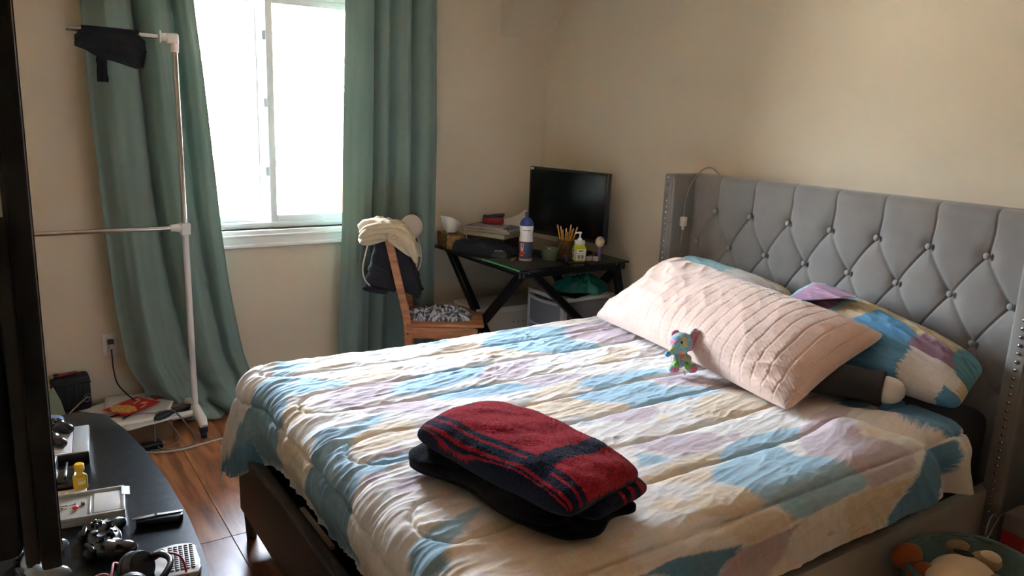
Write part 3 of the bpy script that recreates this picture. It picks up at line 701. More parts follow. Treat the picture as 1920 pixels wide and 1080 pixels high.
cushion('case', pl2, M_pil, P2['A'], P2['B'], P2['C'], P2['D'], .110, .045, p=3.0, q=.48, pinch=.02, disp=wr(.007, 2.2), org=o2, nu=170, nv=120,
        col=pcol([(LIN(150, 196, 204), [(-1, -1), (-.3, -1), (-.25, 1), (-1, 1)]), (PM * 1.5, [(-.9, -.4), (-.35, -.6), (-.30, .9), (-.85, .8)]), (PB, [(.02, -1.1), (.50, -1.1), (.52, .15), (.36, .60), (.0, .60), (-.10, -.2)]), (PT, [(.42, .40), (.95, .25), (.9, 1.1), (-.3, 1.1), (0, .62)]),
                  (PW, [(.52, -1.1), (.98, -1.1), (.95, -.1), (.52, -.1)]), (PB, [(.84, -1.1), (1.1, -1.1), (1.1, -.62), (.88, -.66)]), (PM, [(.46, -.15), (.9, -.1), (.92, .35), (.50, .50)]), (PK, [(.9, -.2), (1.1, -.2), (1.1, 1.1), (.80, 1.1), (.80, .35)])], PT))
pl1 = thing('pillow', 'pale blue patterned pillow mostly hidden behind the long pink pillow', 'pillow', (2.62, 2.3, .70), group='patterned bed pillows')
cushion('case', pl1, M_pil, (2.42, 2.66, .72), (2.42, 2.02, .72), (2.80, 2.00, .87), (2.81, 2.66, .92), .10, .045, pinch=.02, disp=wr(.006, 7.2), org=(2.62, 2.3, .70),
        col=pcol([(LIN(150, 192, 200), [(-.9, -1), (.3, -1), (.5, 1), (-.8, 1)]), (PW, [(.1, .2), (.9, 0), (.9, .8), (.2, .8)])], PT))
# long pink pillow
def pink_disp(u, v):
    g = 0 * u
    ph = (u * 11.5 + .10 * perlin(v * 3, u * 4, 1.0) + .25 * v); d = np.abs(ph - np.round(ph))
    act = .4 + .6 * sstep(-.6, .0, u)
    g = -.0032 * np.exp(-(d / .045) ** 2) * act + .0014 * np.sin(v * 95) * np.exp(-((d - .22) / .10) ** 2) * act
    return g + .013 * (ridge(u * 2.9 + .5 * v, v * 1.2, 5.1, 2) - 1.0) * (.3 + .7 * sstep(.2, -.6, u)) + .010 * fbm(u * 2, v * 2, 3, 2) + .012 * (ridge(u * 3 - v * 2, v * 2.4, 8.8, 2) - .9) * np.exp(-((u - .85) / .25) ** 2 - ((v + .8) / .35) ** 2)
M_pink = mat('blush_plush', (217, 187, 171), .95, var=.05, vscale=40, bump=.35, bscale=420, sheen=.5, bdist=.002)
pink = thing('pillow', 'long blush pink plush pillow with stitched ribs leaning on the patterned pillows', 'pillow', (2.3, 2.0, .67))
cushion('cover', pink, M_pink, (2.235, 2.66, .675), (2.02, 1.425, .680), (2.535, 1.430, .868), (2.60, 2.545, .945), .130, .05, p=3.0, q=.50, nu=340, nv=160, pinch=.05, rc=.04, disp=pink_disp, org=(2.3, 2.0, .67))
# booklet lying on the patterned pillow
bk = thing('picture_card', 'small colourful picture card lying on the patterned pillow', 'card', (2.585, 1.72, .928), (math.radians(-8), math.radians(-12), math.radians(-62)))
box('card', (0, 0, 0), (.20, .075, .003), mat('card_teal', (90, 170, 186), .5, col2=(196, 150, 176), vscale=9), bk)
ball('printed_spot', (.0, -.008, .002), (.022, .018, .0012), mat('card_red', (196, 52, 58), .5), bk); ball('printed_spot', (.035, .010, .002), (.032, .014, .0012), mat('card_cream', (236, 212, 170), .5), bk)
ball('printed_spot', (.062, .006, .0022), (.022, .022, .0012), mat('card_dark', (44, 44, 52), .5), bk)
# dark padded tube with a white end under the pillow
M_dark = mat('charcoal_knit', (38, 36, 37), .95, var=.1, vscale=120, bump=.3, bscale=300, bdist=.002)
tb = thing('massage_roll', 'dark grey padded roll with white plastic end tucked under the patterned pillow', 'roll', (2.30, 1.52, .728), (0, 0, math.atan2(-.34, .15)))
RX = Matrix.Rotation(PI / 2, 4, 'Y')
lathe('padding', [(.03, -.16), (.052, -.15), (.058, -.08), (.058, .10), (.055, .165), (.060, .175), (.060, .195), (.054, .20)], M_dark, tb, 28, RX)
lathe('end_cap', [(.044, .20), (.045, .212), (.041, .235), (.031, .252), (.014, .262), (.002, .264)], mat('white_plastic', (226, 224, 220), .3), tb, 28, RX)
# folded blankets
BR = math.radians(13); bo = np.array([1.068, 1.470, .672])
bx_, by_ = np.array([math.cos(BR), math.sin(BR), 0]), np.array([-math.sin(BR), math.cos(BR), 0])
def bp(x, y, z): return tuple(bo + bx_ * x + by_ * y + np.array([0, 0, z]))
def slab(name, parent, m, x0, x1, y0, y1, z0, z1, col=None, disp=None, sag=None, shear=0, q=.40, nu=120, nv=150):
    zc = z0 + (z1 - z0) * .45
    return cushion(name, parent, m, bp(x0, y0, zc), bp(x1, y0 + shear, zc), bp(x1, y1 + shear, zc), bp(x0, y1, zc), z1 - zc, zc - z0, col=col, p=5, q=q, pinch=.0, rc=.06, disp=disp, org=tuple(bo), nu=nu, nv=nv, sag=sag)
M_fleece = mat('fleece', (120, 20, 32), 1.0, attr='pattern', bump=.9, bscale=380, sheen=.18, bdist=.004, var=.25, vscale=260, spec=.1)
RED, NAVY, BLK = LIN(168, 34, 52), LIN(34, 46, 72), LIN(15, 15, 20)
def red_top(u, v, back):
    C = np.zeros(u.shape + (3,)); C[:] = RED
    w = .014 * perlin(u * 14, v * 14, 2) + .022 * perlin(u * 70, v * 100, 3) * sstep(.98, .80, np.maximum(np.abs(u), np.abs(v))) ; x = u + w + .05 * np.sin(v * 4); y = v + w + .04 * np.sin(u * 3)
    C[(y > -.62) & (y < -.44) & (x > -.66)] = NAVY
    for a, b in ((-.66, -.56), (-.86, -.72)): C[(x > a) & (x < b)] = NAVY
    C[(x > -1.2) & (x < -.965)] = NAVY * .7; C[(x > -.945) & (x < -.915)] = NAVY
    C[(y > .86) & (x < .5) & (np.abs(((y - .86) * 14) % 1 - .5) < .25)] = NAVY
    C[(np.hypot(x + .69, y + .53) < .14)] = NAVY * .8
    if back: C[:] = NAVY * .7
    return C
def navy_low(u, v, back):
    C = np.zeros(u.shape + (3,)); C[:] = NAVY * .55
    near = (v < -.80)
    for a, b in ((-.05, .06), (.22, .36), (.55, .80)): C[near & (u > a) & (u < b)] = RED * .8
    C[(u > .82) & (np.sin(v * 30) > .2)] = RED * .7
    return C
fz = lambda s, a=.0022: (lambda u, v: a * perlin(u * 80, v * 120, s) + .009 * fbm(u * 2.0 + v, v * 2.6, s, 2))
def fleece_sag(u, v): 
    z = -.014 * sstep(-.3, -1.0, v) - .012 * sstep(-.2, -1, u) + .006 * np.sin(v * 3.2 + u)
    return np.stack([0 * u, 0 * u, z], -1)
bb = thing('folded_blanket', 'black folded blanket under the red and navy fleece on the bed', 'blanket', tuple(bo))
slab('lower_fold', bb, mat('black_fleece', (17, 17, 21), 1.0, bump=.8, bscale=300, sheen=.12, bdist=.004, spec=.1), -.180, .070, -.270, .265, -.008, .034, q=.28, disp=fz(3), sag=lambda u, v: np.stack([.010 * np.sin(v * 5 + .5), .012 * np.sin(u * 5), -.006 * sstep(.3, 1, np.abs(v))], -1))
slab('upper_fold', bb, MATS['black_fleece'], -.190, .060, -.225, .268, .024, .064, q=.28, disp=fz(5), sag=lambda u, v: np.stack([.014 * np.sin(v * 5 + 1), 0 * u, -.012 * sstep(-.2, -1, u)], -1))
rb = thing('folded_blanket', 'thick red fleece blanket with navy stripes folded on the bed', 'blanket', tuple(bo))
slab('lower_fold', rb, M_fleece, -.110, .112, -.285, .235, .016, .080, col=navy_low, disp=fz(7))
slab('upper_fold', rb, M_fleece, -.176, .100, -.268, .258, .054, .143, col=red_top, disp=fz(9, .004), sag=fleece_sag, nu=170, nv=220)
# small plush elephant
M_rain = bpy.data.materials.new('rainbow_plush'); M_rain.use_nodes = True
def _rain():
    N, L, b = nodes_of(M_rain); b.inputs['Roughness'].default_value = 1.0; b.inputs['Sheen Weight'].default_value = .3
    tc = N.new('ShaderNodeTexCoord'); n = N.new('ShaderNodeTexNoise'); n.inputs['Scale'].default_value = 26; n.inputs['Detail'].default_value = 2.5
    L.new(tc.outputs['Object'], n.inputs[0]); r = N.new('ShaderNodeValToRGB'); L.new(n.outputs['Fac'], r.inputs[0]); L.new(r.outputs[0], b.inputs['Base Color'])
    e = r.color_ramp.elements; e[0].position = .30; e[0].color = srgb(236, 150, 176); e[1].position = .70; e[1].color = srgb(226, 120, 110)
    for p, c in ((.39, (244, 190, 150)), (.45, (156, 212, 150)), (.50, (140, 198, 212)), (.55, (140, 160, 212)), (.61, (240, 168, 176))): q = e.new(p); q.color = srgb(*c)
    n2 = N.new('ShaderNodeTexNoise'); n2.inputs['Scale'].default_value = 350; L.new(tc.outputs['Object'], n2.inputs[0])
    bp_ = N.new('ShaderNodeBump'); bp_.inputs['Strength'].default_value = .9; bp_.inputs['Distance'].default_value = .004; L.new(n2.outputs['Fac'], bp_.inputs['Height']); L.new(bp_.outputs[0], b.inputs['Normal'])
_rain()
# local axes: +x towards the viewer's left (the way it looks), y away, z up
el = thing('plush_elephant', 'tiny rainbow plush elephant sitting against the pink pillow', 'plush toy', (2.062, 1.944, .660), (0, 0, math.radians(165)))
el.scale = (1.16, 1.16, 1.16)
def blob(name, balls, m, parent, vox=.003):
    bm = bmesh.new()
    for c, r, *ro in balls: b_ball(bm, c, r, 18, ro[0] if ro else (0, 0, 0))
    o = finish(name, bm, m, parent, True)
    md = o.modifiers.new('merge', 'REMESH'); md.mode = 'VOXEL'; md.voxel_size = vox; md.use_smooth_shade = True
    s = o.modifiers.new('soften', 'SMOOTH'); s.iterations = 6; s.factor = .5
    return o
Mp = mat('plush_pink', (232, 128, 150), .95, bump=.5, bscale=300, sheen=.3)
M_gr = mat('plush_green', (130, 204, 96), .95, bump=.6, bscale=300, sheen=.3)
# body faces local +y = towards the camera side; x = image left
blob('body', [((0, 0, .040), (.028, .026, .034)), ((.0, .004, .091), (.040, .034, .034)), ((.032, .016, .074), (.016, .014, .014)), ((.048, .022, .067), (.011, .010, .010)),
              ((.026, .022, .046), (.012, .014, .016)), ((-.014, .026, .042), (.013, .013, .017))], M_rain, el)
ball('trunk_tip', (.059, .026, .065), .0095, mat('plush_blue', (96, 172, 214), .95, bump=.5, bscale=300), el)
for (x, y, g) in ((.030, .030, .036), (-.006, .038, .032)):
    ball('hand', (x, y + .004, g - .006), (.011, .010, .012), M_gr, el)
for (x, y) in ((.032, .024), (-.026, .036)):
    ft = ball('foot', (x, y, .016), (.017, .015, .016), M_rain, el); ball('sole', (x - .001, y + .011, .016), (.0125, .0065, .012), Mp, el)
ear = ball('ear', (-.042, .002, .098), (.027, .008, .038), M_rain, el, rot=(0, math.radians(-24), math.radians(24)))
ball('inner_ear', (-.042, .008, .098), (.020, .006, .030), Mp, el, rot=(0, math.radians(-24), math.radians(24)))
ball('ear', (.006, -.024, .112), (.016, .006, .014), Mp, el)
ball('eye', (.017, .034, .102), .0040, mat('black_bead', (10, 10, 12), .15), el)
box('tag', (.008, .050, .008), (.006, .001, .014), mat('tag_white', (235, 235, 232), .6), el, rot=(math.radians(30), 0, .5))
# charging cable over the far wing with a white inline switch
M_cable = mat('grey_cable', (150, 146, 140), .5)
cb = thing('power_cable', 'grey cable with white inline switch hanging over the far headboard corner', 'cable', (2.86, 2.66, .80))
cp = [(2.93, 2.610, 1.308), (2.90, 2.630, 1.338), (2.865, 2.655, 1.330), (2.835, 2.685, 1.275), (2.820, 2.703, 1.20), (2.815, 2.706, 1.13), (2.815, 2.706, 1.10)]
tube('cable', [tuple(np.array(q) - [2.86, 2.66, .8]) for q in cp], .0036, M_cable, cb, 8, 6)
tube('cable', [tuple(np.array(q) - [2.86, 2.66, .8]) for q in [(2.815, 2.706, 1.06), (2.812, 2.706, 1.0), (2.81, 2.712, .93), (2.80, 2.712, .80)]], .0032, M_cable, cb, 8, 6)
box('switch', (-.045, .046, .275), (.030, .026, .048), mat('switch_white', (226, 222, 214), .35), cb, bev=.006, seg=3); box('strain_relief', (-.045, .046, .243), (.012, .012, .018), MATS['switch_white'], cb, bev=.003)

# ================================================================== BESIDE THE BED (near right)
M_felt = mat('teal_felt', (92, 116, 112), .95, var=.15, vscale=60, bump=.6, bscale=240, bdist=.004)
bc = (2.225, .890)
bs = thing('fabric_basket', 'round teal fabric basket on the floor beside the bed', 'basket', (*bc, 0))
prof = [(.150, 0), (.172, .10), (.188, .22), (.200, .335), (.206, .352), (.200, .360), (.190, .345), (.176, .22), (.160, .10), (.14, .02)]
bm = bmesh.new(); nb = 72; rings = []
for (r, z) in prof:
    rings.append([bm.verts.new(((r + .0035 * math.sin(j * PI * 2 * 18 / nb) + .005 * math.sin(j * .4)) * math.cos(2 * PI * j / nb), (r + .0035 * math.sin(j * PI * 2 * 18 / nb)) * math.sin(2 * PI * j / nb), z + (.008 * math.sin(j * PI * 6 / nb) if z > .3 else 0))) for j in range(nb)])
for A_, B_ in zip(rings, rings[1:]):
    for j in range(nb): bm.faces.new((A_[j], A_[(j + 1) % nb], B_[(j + 1) % nb], B_[j]))
bm.faces.new(rings[0][::-1]); bm.faces.new(rings[-1])
finish('wall', bm, M_felt, bs, True)
tube('rim', [(.203 * math.cos(2 * PI * k / 40), .203 * math.sin(2 * PI * k / 40), .354 + .008 * math.sin(k * PI * 6 / 40)) for k in range(40)], .008, M_felt, bs, 8, closed=True)
M_cream = mat('plush_cream', (206, 182, 148), .95, bump=.6, bscale=260, sheen=.3, bdist=.003); M_rust = mat('plush_rust', (150, 78, 32), .95, bump=.6, bscale=260, sheen=.3, bdist=.003); M_tan = mat('plush_tan', (150, 122, 88), .95, bump=.6, bscale=260)
dg = thing('plush_dog', 'cream and rust plush dog lying in the teal basket', 'plush toy', (bc[0] - .055, bc[1] + .038, .120), (0, 0, math.radians(-34)))
dg.scale = (1.12, 1.12, 1.12)
blob('body', [((0, 0, .10), (.10, .10, .09)), ((0, -.02, .20), (.082, .075, .058)), ((-.055, -.045, .212), (.050, .045, .038)), ((.06, .03, .10), (.07, .06, .06))], M_cream, dg, .006)
ball('ear', (-.115, .035, .228), (.036, .026, .040), M_rust, dg, rot=(.3, .5, 0)); ball('ear', (.085, .03, .225), (.050, .030, .024), M_tan, dg, rot=(0, .3, .4)); ball('ear_lining', (.09, .026, .238), (.036, .022, .016), M_cream, dg, rot=(0, .3, .4))
ball('brow_patch', (.02, .055, .250), (.032, .018, .016), M_tan, dg); ball('cheek_patch', (-.085, .0, .195), (.04, .035, .035), M_rust, dg)
ball('eye', (.012, .010, .257), (.024, .010, .006), mat('black_bead', (10, 10, 12), .15), dg, rot=(0, .1, -.45)); ball('muzzle_patch', (.055, -.06, .225), (.02, .015, .018), M_rust, dg)
rbag = thing('gift_bag', 'dark red paper bag with grey top edge standing beside the headboard wing', 'bag', (2.735, 1.005, 0))
prism('bag_body', [(-.055, -.035), (.055, -.035), (.060, .035), (-.050, .035)], 0, .285, mat('red_paper', (150, 22, 26), .7, var=.15, vscale=20), rbag, bev=.004)
prism('bag_cuff', [(-.056, -.036), (.056, -.036), (.061, .036), (-.051, .036)], .285, .345, mat('grey_paper', (120, 108, 104), .8), rbag, bev=.002)
lp = thing('cord_loop', 'thin pale cord looped in front of the near headboard wing', 'cord', (2.72, 1.06, .3))
tube('cord', [(.03, .02, -.02), (-.03, .01, .02), (-.08, .0, .035), (-.12, -.01, .02), (-.125, -.01, -.02), (-.09, -.005, -.035), (-.05, .0, -.01), (.0, .005, .012), (.05, .01, .005)], .0022, mat('pale_cord', (150, 146, 138), .6), lp, 6, 6)

nsd = thing('added_nightstand', 'black stand added at the right edge to darken the space beside the headboard wing', 'added_nightstand', (2.84, .72, 0)); M_ns = mat('added_stand_black', (22, 20, 20), .5, var=.08, vscale=12)  # added, mostly out of view; blocks light and darkens the space by the wing
box('body', (0, 0, .33), (.30, .38, .64), M_ns, nsd, bev=.004); box('top', (0, 0, .665), (.32, .40, .03), M_ns, nsd, bev=.005)
for z in (.18, .46):
    d_ = box('drawer', (-.156, 0, z), (.014, .34, .24), M_ns, nsd, bev=.004); ball('knob', (-.175, 0, z), .013, M_nail, d_)
for x in (-.12, .12):
    for y in (-.16, .16): box('foot', (x, y, .006), (.04, .04, .012), M_ns, nsd)

# ================================================================== DESK CORNER
M_black = mat('black_steel', (20, 22, 24), .42, .3, var=.08, vscale=30)
M_bplast = mat('black_plastic', (18, 18, 20), .38, var=.05, vscale=20)
DZ = .775
desk = thing('desk', 'black metal desk with dark glass top in the corner', 'desk', (2.59, 3.67, 0))
M_dglass = bpy.data.materials.new('smoked_glass'); M_dglass.use_nodes = True
def _dg():
    N, L, b = nodes_of(M_dglass); b.inputs['Base Color'].default_value = (.012, .018, .018, 1); b.inputs['Roughness'].default_value = .06; b.inputs['Alpha'].default_value = .86; b.inputs['Specular IOR Level'].default_value = .6
_dg()
def dl(x, y, z): return (x - 2.59, y - 3.67, z)
top_poly = [(2.195 - 2.59, 3.195 - 3.67), (2.955 - 2.59, 3.225 - 3.67), (2.955 - 2.59, 4.12 - 3.67), (2.165 - 2.59, 4.12 - 3.67)]
prism('glass_top', top_poly, DZ - .009, DZ, M_dglass, desk, bev=.002)
def beam(name, a, b, w, m, p, d=None):
    a, b = Vector(a), Vector(b); t = (b - a); L_ = t.length; q = t.to_track_quat('Z', 'Y').to_matrix().to_4x4()
    bm = bmesh.new(); b_box(bm, (0, 0, 0), (w, d or w, L_), (0, 0, 0), .004, 1); bm.transform(Matrix.Translation((a + b) / 2) @ q)
    return finish(name, bm, m, p, True, None, 35)
for xx in (2.25, 2.91):
    beam('leg', dl(xx, 4.02, .755), dl(xx, 3.24, .02), .042, M_black, desk); beam('leg', dl(xx, 3.25, .755), dl(xx, 4.04, .02), .042, M_black, desk)
    beam('rail', dl(xx, 3.22, .750), dl(xx, 4.06, .750), .03, M_black, desk)
beam('leg', dl(2.31, 3.25, .755), dl(2.79, 3.25, .33), .040, M_black, desk); beam('leg', dl(2.79, 3.25, .34), dl(2.90, 3.25, .02), .040, M_black, desk); beam('leg', dl(2.875, 3.25, .755), dl(2.975, 3.25, .40), .040, M_black, desk)
beam('rail', dl(2.22, 3.25, .748), dl(2.93, 3.25, .748), .035, M_black, desk); beam('rail', dl(2.25, 4.05, .748), dl(2.91, 4.05, .748), .035, M_black, desk)
for (x, y) in ((2.27, 3.235), (2.87, 3.245), (2.27, 4.05), (2.87, 4.05)): lathe('pad', [(.014, 0), (.014, .006)], mat('clear_pad', (200, 205, 200), .3), desk, 14, Matrix.Translation(dl(x, y, DZ - .017)))
# monitor
mo = thing('monitor', 'black flat computer monitor standing on the desk', 'monitor', (2.775, 3.59, DZ), (0, 0, math.atan2(-.126, -.573) ))
# local frame: +x runs right-to-left along the panel after rotation; build explicitly
mo.rotation_euler = (0, 0, 0); mc = np.array([2.775, 3.59, DZ])
pr, pl_ = np.array([2.826, 3.297]), np.array([2.700, 3.870]); ud = (pr - pl_) / np.linalg.norm(pr - pl_); nd = np.array([ud[1], -ud[0]])   # nd faces the chair
if nd[0] > 0: nd = -nd
MW = np.linalg.norm(pr - pl_); cxy = (pr + pl_) / 2
Mm = Matrix(((ud[0], nd[0], 0, cxy[0] - mc[0]), (ud[1], nd[1], 0, cxy[1] - mc[1]), (0, 0, 1, 0), (0, 0, 0, 1)))
def mbox(name, c, s, m, p=mo, bev=0.0):
    bm = bmesh.new(); b_box(bm, c, s, (0, 0, 0), bev); bm.transform(Mm); return finish(name, bm, m, p, bev > 0, None, 35)
MH = .395; zb = .085
mbox('panel', (0, -.015, zb + MH / 2), (MW, .030, MH), M_bplast, bev=.004)
M_scr = mat('screen_black', (7, 8, 9), .16, spec=.5)
mbox('screen', (0, .0005, zb + MH / 2 + .004), (MW - .030, .002, MH - .038), M_scr)
mbox('rear_housing', (0, -.045, zb + MH / 2), (MW * .7, .035, MH * .7), M_bplast, bev=.012)
mbox('neck', (0, -.050, zb / 2 + .05), (.06, .025, zb + .10), M_bplast, bev=.004); mbox('base', (0, -.03, .007), (.24, .18, .014), M_bplast, bev=.005)
mbox('sticker', (MW / 2 * -.93, .0018, zb + MH - .012), (.026, .001, .014), mat('pale_sticker', (206, 196, 180), .6))
# toy sitting by the monitor's lower right
ty = thing('toy_figure', 'small yellow and purple toy behind the soap pump bottle', 'toy', (2.80, 3.305, DZ))
ball('body', (0, 0, .105), (.026, .026, .030), mat('toy_yellow', (214, 206, 60), .5, col2=(150, 110, 160), vscale=40), ty); lathe('stem', [(.009, 0), (.009, .08)], mat('toy_purple', (120, 86, 150), .5), ty, 10)
# pen cup and pencils
cup_c = (2.665, 3.44)
cup = thing('pencil_cup', 'tan mesh pencil cup on the desk holding pencils', 'cup', (*cup_c, DZ))
lathe('wall', [(.034, .0), (.035, .004), (.043, .098), (.0445, .102), (.0415, .102), (.0335, .008)], mat('bronze_mesh', (132, 98, 56), .55, .4, bump=.5, bscale=260), cup, 28)
tube('rim', [(.043 * math.cos(2 * PI * k / 28), .043 * math.sin(2 * PI * k / 28), .1015) for k in range(28)], .0022, mat('bronze_rim', (92, 66, 40), .4, .6), cup, 6, closed=True)
for k in range(9):                                       # slanted weave strips
    a = 2 * PI * k / 9; tube('weave', [(.0365 * math.cos(a), .0365 * math.sin(a), .008), (.0398 * math.cos(a + .5), .0398 * math.sin(a + .5), .05), (.0432 * math.cos(a + 1), .0432 * math.sin(a + 1), .096)], .0014, MATS['bronze_rim'], cup, 5)
M_pen = mat('pencil_yellow', (224, 158, 42), .42); M_fer = mat('ferrule', (190, 186, 160), .3, .8); M_era = mat('eraser_pink', (222, 150, 146), .7)
pens = [(-.026, .010, -.22, .03, .175), (-.018, -.016, -.15, -.06, .165), (-.010, .016, -.10, .08, .150), (.004, -.020, .05, -.10, .135), (.010, .004, .12, .02, .178), (.016, -.012, .18, -.08, .150), (.020, .016, .20, .10, .160), (.026, -.002, .30, .0, .165), (.000, .024, .0, .16, .160)]
penwords = ['leaning farthest left', 'second from the left', 'third from the left', 'short, at the front middle', 'tallest, in the middle', 'right of the tallest one', 'at the back right', 'leaning farthest right', 'upright at the back']
for (x, y, lx, ly, ln), wd in zip(pens, penwords):
    pt = thing('pencil', 'yellow pencil in the mesh cup, ' + wd, 'pencil', (cup_c[0], cup_c[1], DZ + .012), group='pencils in the mesh cup')
    # spread axis roughly along the view's horizontal: (0.83,-0.56)
    def wp(f): q = (x * .5 + lx * f, y * .5 + ly * f); return (q[0] * .80 - q[1] * .5, -q[0] * .55 - q[1] * .6, f)
    tube('shaft', [wp(0), wp(ln * .90)], .0038, M_pen, pt, 6); tube('ferrule', [wp(ln * .90), wp(ln * .95)], .004, M_fer, pt, 8); tube('eraser', [wp(ln * .95), wp(ln)], .0038, M_era, pt, 8)
# water bottle
bt = thing('sport_bottle', 'white sports bottle with blue cap and patterned lower half on the desk', 'bottle', (2.405, 3.455, DZ))
M_bw = mat('bottle_white', (236, 234, 228), .35, subsurf=.0)
lathe('body', [(.033, 0), (.036, .004), (.036, .030), (.0365, .102), (.037, .118), (.034, .138), (.0335, .150), (.037, .168), (.038, .188), (.036, .196)], M_bw, bt, 36)
M_bp = mat('bottle_print', (40, 62, 100), .45, col2=(70, 84, 112), vscale=140)
lathe('printed_sleeve', [(.0366, .018), (.0368, .022), (.0370, .104), (.0368, .108)], M_bp, bt, 36, cap0=False, cap1=False)
for z in (.016, .109): tube('red_band', [(.0368 * math.cos(2 * PI * k / 36), .0368 * math.sin(2 * PI * k / 36), z) for k in range(36)], .0014, mat('band_red', (222, 74, 56), .5), bt, 6, closed=True)
lathe('cap', [(.0365, .195), (.0375, .198), (.037, .205), (.031, .222), (.019, .234), (.011, .237)], mat('cap_blue', (44, 62, 130), .35), bt, 32); lathe('spout', [(.010, .236), (.0095, .250), (.0115, .254), (.0115, .262), (.007, .266)], mat('spout_grey', (60, 72, 96), .3), bt, 20)
_fa = math.atan2(-3.45, -2.4)                            # side facing the camera
def on_cyl(name, r, ang, z0, z1, w, m, p):
    bm = bmesh.new(); n = 5; vs = []
    for k in range(n):
        a = ang + (k / (n - 1) - .5) * w / r; vs.append((bm.verts.new((r * math.cos(a), r * math.sin(a), z0)), bm.verts.new((r * math.cos(a), r * math.sin(a), z1))))
    for k in range(n - 1): bm.faces.new((vs[k][0], vs[k + 1][0], vs[k + 1][1], vs[k][1]))
    return finish(name, bm, m, p, True)
on_cyl('badge', .0376, _fa - .62, .030, .058, .022, mat('badge_orange', (236, 92, 40), .5), bt); on_cyl('badge', .0376, _fa - .62, .060, .100, .020, mat('badge_pink', (236, 176, 176), .5), bt); on_cyl('badge', .0378, _fa - .60, .040, .050, .009, mat('badge_dark', (30, 30, 36), .5), bt); on_cyl('badge', .0378, _fa - .55, .078, .096, .007, mat('badge_dark', (30, 30, 36), .5), bt)
def text(name, s, size, M, m, parent, ext=.0003):
    cu = bpy.data.curves.new(name, 'FONT'); cu.body = s; cu.size = size; cu.extrude = ext; cu.align_x = 'CENTER'; cu.align_y = 'CENTER'
    o = bpy.data.objects.new('tmp_text', cu); COL.objects.link(o); dg_ = bpy.context.evaluated_depsgraph_get(); me = bpy.data.meshes.new_from_object(o.evaluated_get(dg_)); bpy.data.objects.remove(o)
    me.transform(M); return link(name, me, m, parent)
M_ink = mat('print_ink', (30, 32, 38), .6)
bmx = bmesh.new()
for k, wch in enumerate((.004, .0, .0045, .003, .004, .002, .004, .004, .003, .004)):   # tiny line of lettering round the shoulder
    if wch:
        a = _fa - .52 + k * .125; b_box(bmx, (.0374 * math.cos(a), .0374 * math.sin(a), .172), (.0008, wch, .0042), (0, 0, a))
finish('lettering', bmx, M_ink, bt)
# green ramekin
rk = thing('ramekin', 'small sage green bowl holding hair ties on the desk', 'bowl', (2.545, 3.425, DZ))
lathe('bowl', [(.036, 0), (.040, .003), (.044, .038), (.0455, .040), (.048, .066), (.0465, .067), (.0435, .042), (.040, .010), (.02, .006)], mat('sage_ceramic', (112, 128, 100), .4, var=.04), rk, 36)
for k, (x, y) in enumerate(((-.012, -.008), (.006, .004), (-.004, .010))):
    st_ = thing('hair_tie', ['tan hair tie at the front of the green bowl', 'cream hair tie in the middle of the green bowl', 'gold hair tie at the back of the green bowl'][k], 'hair tie', (2.545 + x, 3.425 + y, DZ + .054 + .004 * k), (.4 * k, .3, k), group='hair ties in the green bowl')
    tube('loop', [(.016 * math.cos(2 * PI * j / 18), .014 * math.sin(2 * PI * j / 18), .002 * math.sin(j)) for j in range(18)], .0036, mat('tie_%d' % k, [(190, 160, 110), (214, 204, 180), (170, 140, 70)][k], .7), st_, 6, closed=True)
# soap pump bottle
sp = thing('soap_bottle', 'square lime green pump bottle with white label on the desk', 'bottle', (2.665, 3.315, DZ), (0, 0, math.radians(-22)))
M_lime = mat('lime_gel', (196, 214, 48), .25, coat=.4)
box('body', (0, 0, .046), (.062, .062, .086), M_lime, sp, bev=.010, seg=3); lathe('shoulder', [(.033, .086), (.030, .096), (.022, .104)], M_lime, sp, 24)
M_lab = mat('soap_label', (232, 234, 232), .5)
for a in range(4): 
    o = box('label_panel', (0, 0, 0), (.048, .0015, .062), M_lab, sp); o.location = (.0316 * math.sin(a * PI / 2), -.0316 * math.cos(a * PI / 2), .044); o.rotation_euler = (0, 0, a * PI / 2)
    for (dx, dz, w, h, c) in ((0, .022, .026, .006, (40, 42, 46)), (0, .010, .036, .004, (206, 150, 140)), (-.010, -.010, .015, .020, (150, 132, 112)), (.010, -.010, .015, .020, (172, 120, 104)), (0, -.026, .036, .003, (150, 152, 150))):
        q = box('label_print', (dx, -.001, dz), (w, .0008, h), mat('print_%d_%d_%d' % c, c, .6), o)
lathe('collar', [(.028, .100), (.029, .104), (.029, .118), (.026, .120)], mat('pump_white', (240, 240, 236), .3), sp, 24); lathe('pump', [(.013, .119), (.012, .126), (.010, .132), (.005, .134), (.005, .156), (.009, .158), (.010, .164), (.004, .167)], MATS['pump_white'], sp, 18)
tube('nozzle', [(0, 0, .161), (-.018, -.004, .163), (-.030, -.006, .158)], .0045, MATS['pump_white'], sp, 8)
jr = thing('ink_jar', 'small dark blue jar in front of the pencil cup', 'jar', (2.590, 3.335, DZ)); lathe('jar', [(.016, 0), (.017, .003), (.017, .024), (.015, .027)], mat('jar_blue', (26, 30, 84), .2, coat=.5), jr, 20); lathe('lid', [(.0175, .026), (.0175, .034), (.016, .036)], mat('jar_lid', (36, 38, 70), .4), jr, 20)
for k, (x, y, lab) in enumerate(((2.742, 3.318, 'cream cube of chalk beside the pump bottle'), (2.772, 3.300, 'cream cube of chalk nearest the end of the desk'))):
    ck = box('chalk_block', (0, 0, .0125), (.027, .025, .025), mat('cream_chalk', (206, 190, 172), .8, var=.05), None, bev=.003); ck.location = (x, y, DZ); ck.rotation_euler = (0, 0, .3 + k * .2); tag(ck, lab, 'block', 'cream blocks on the desk')
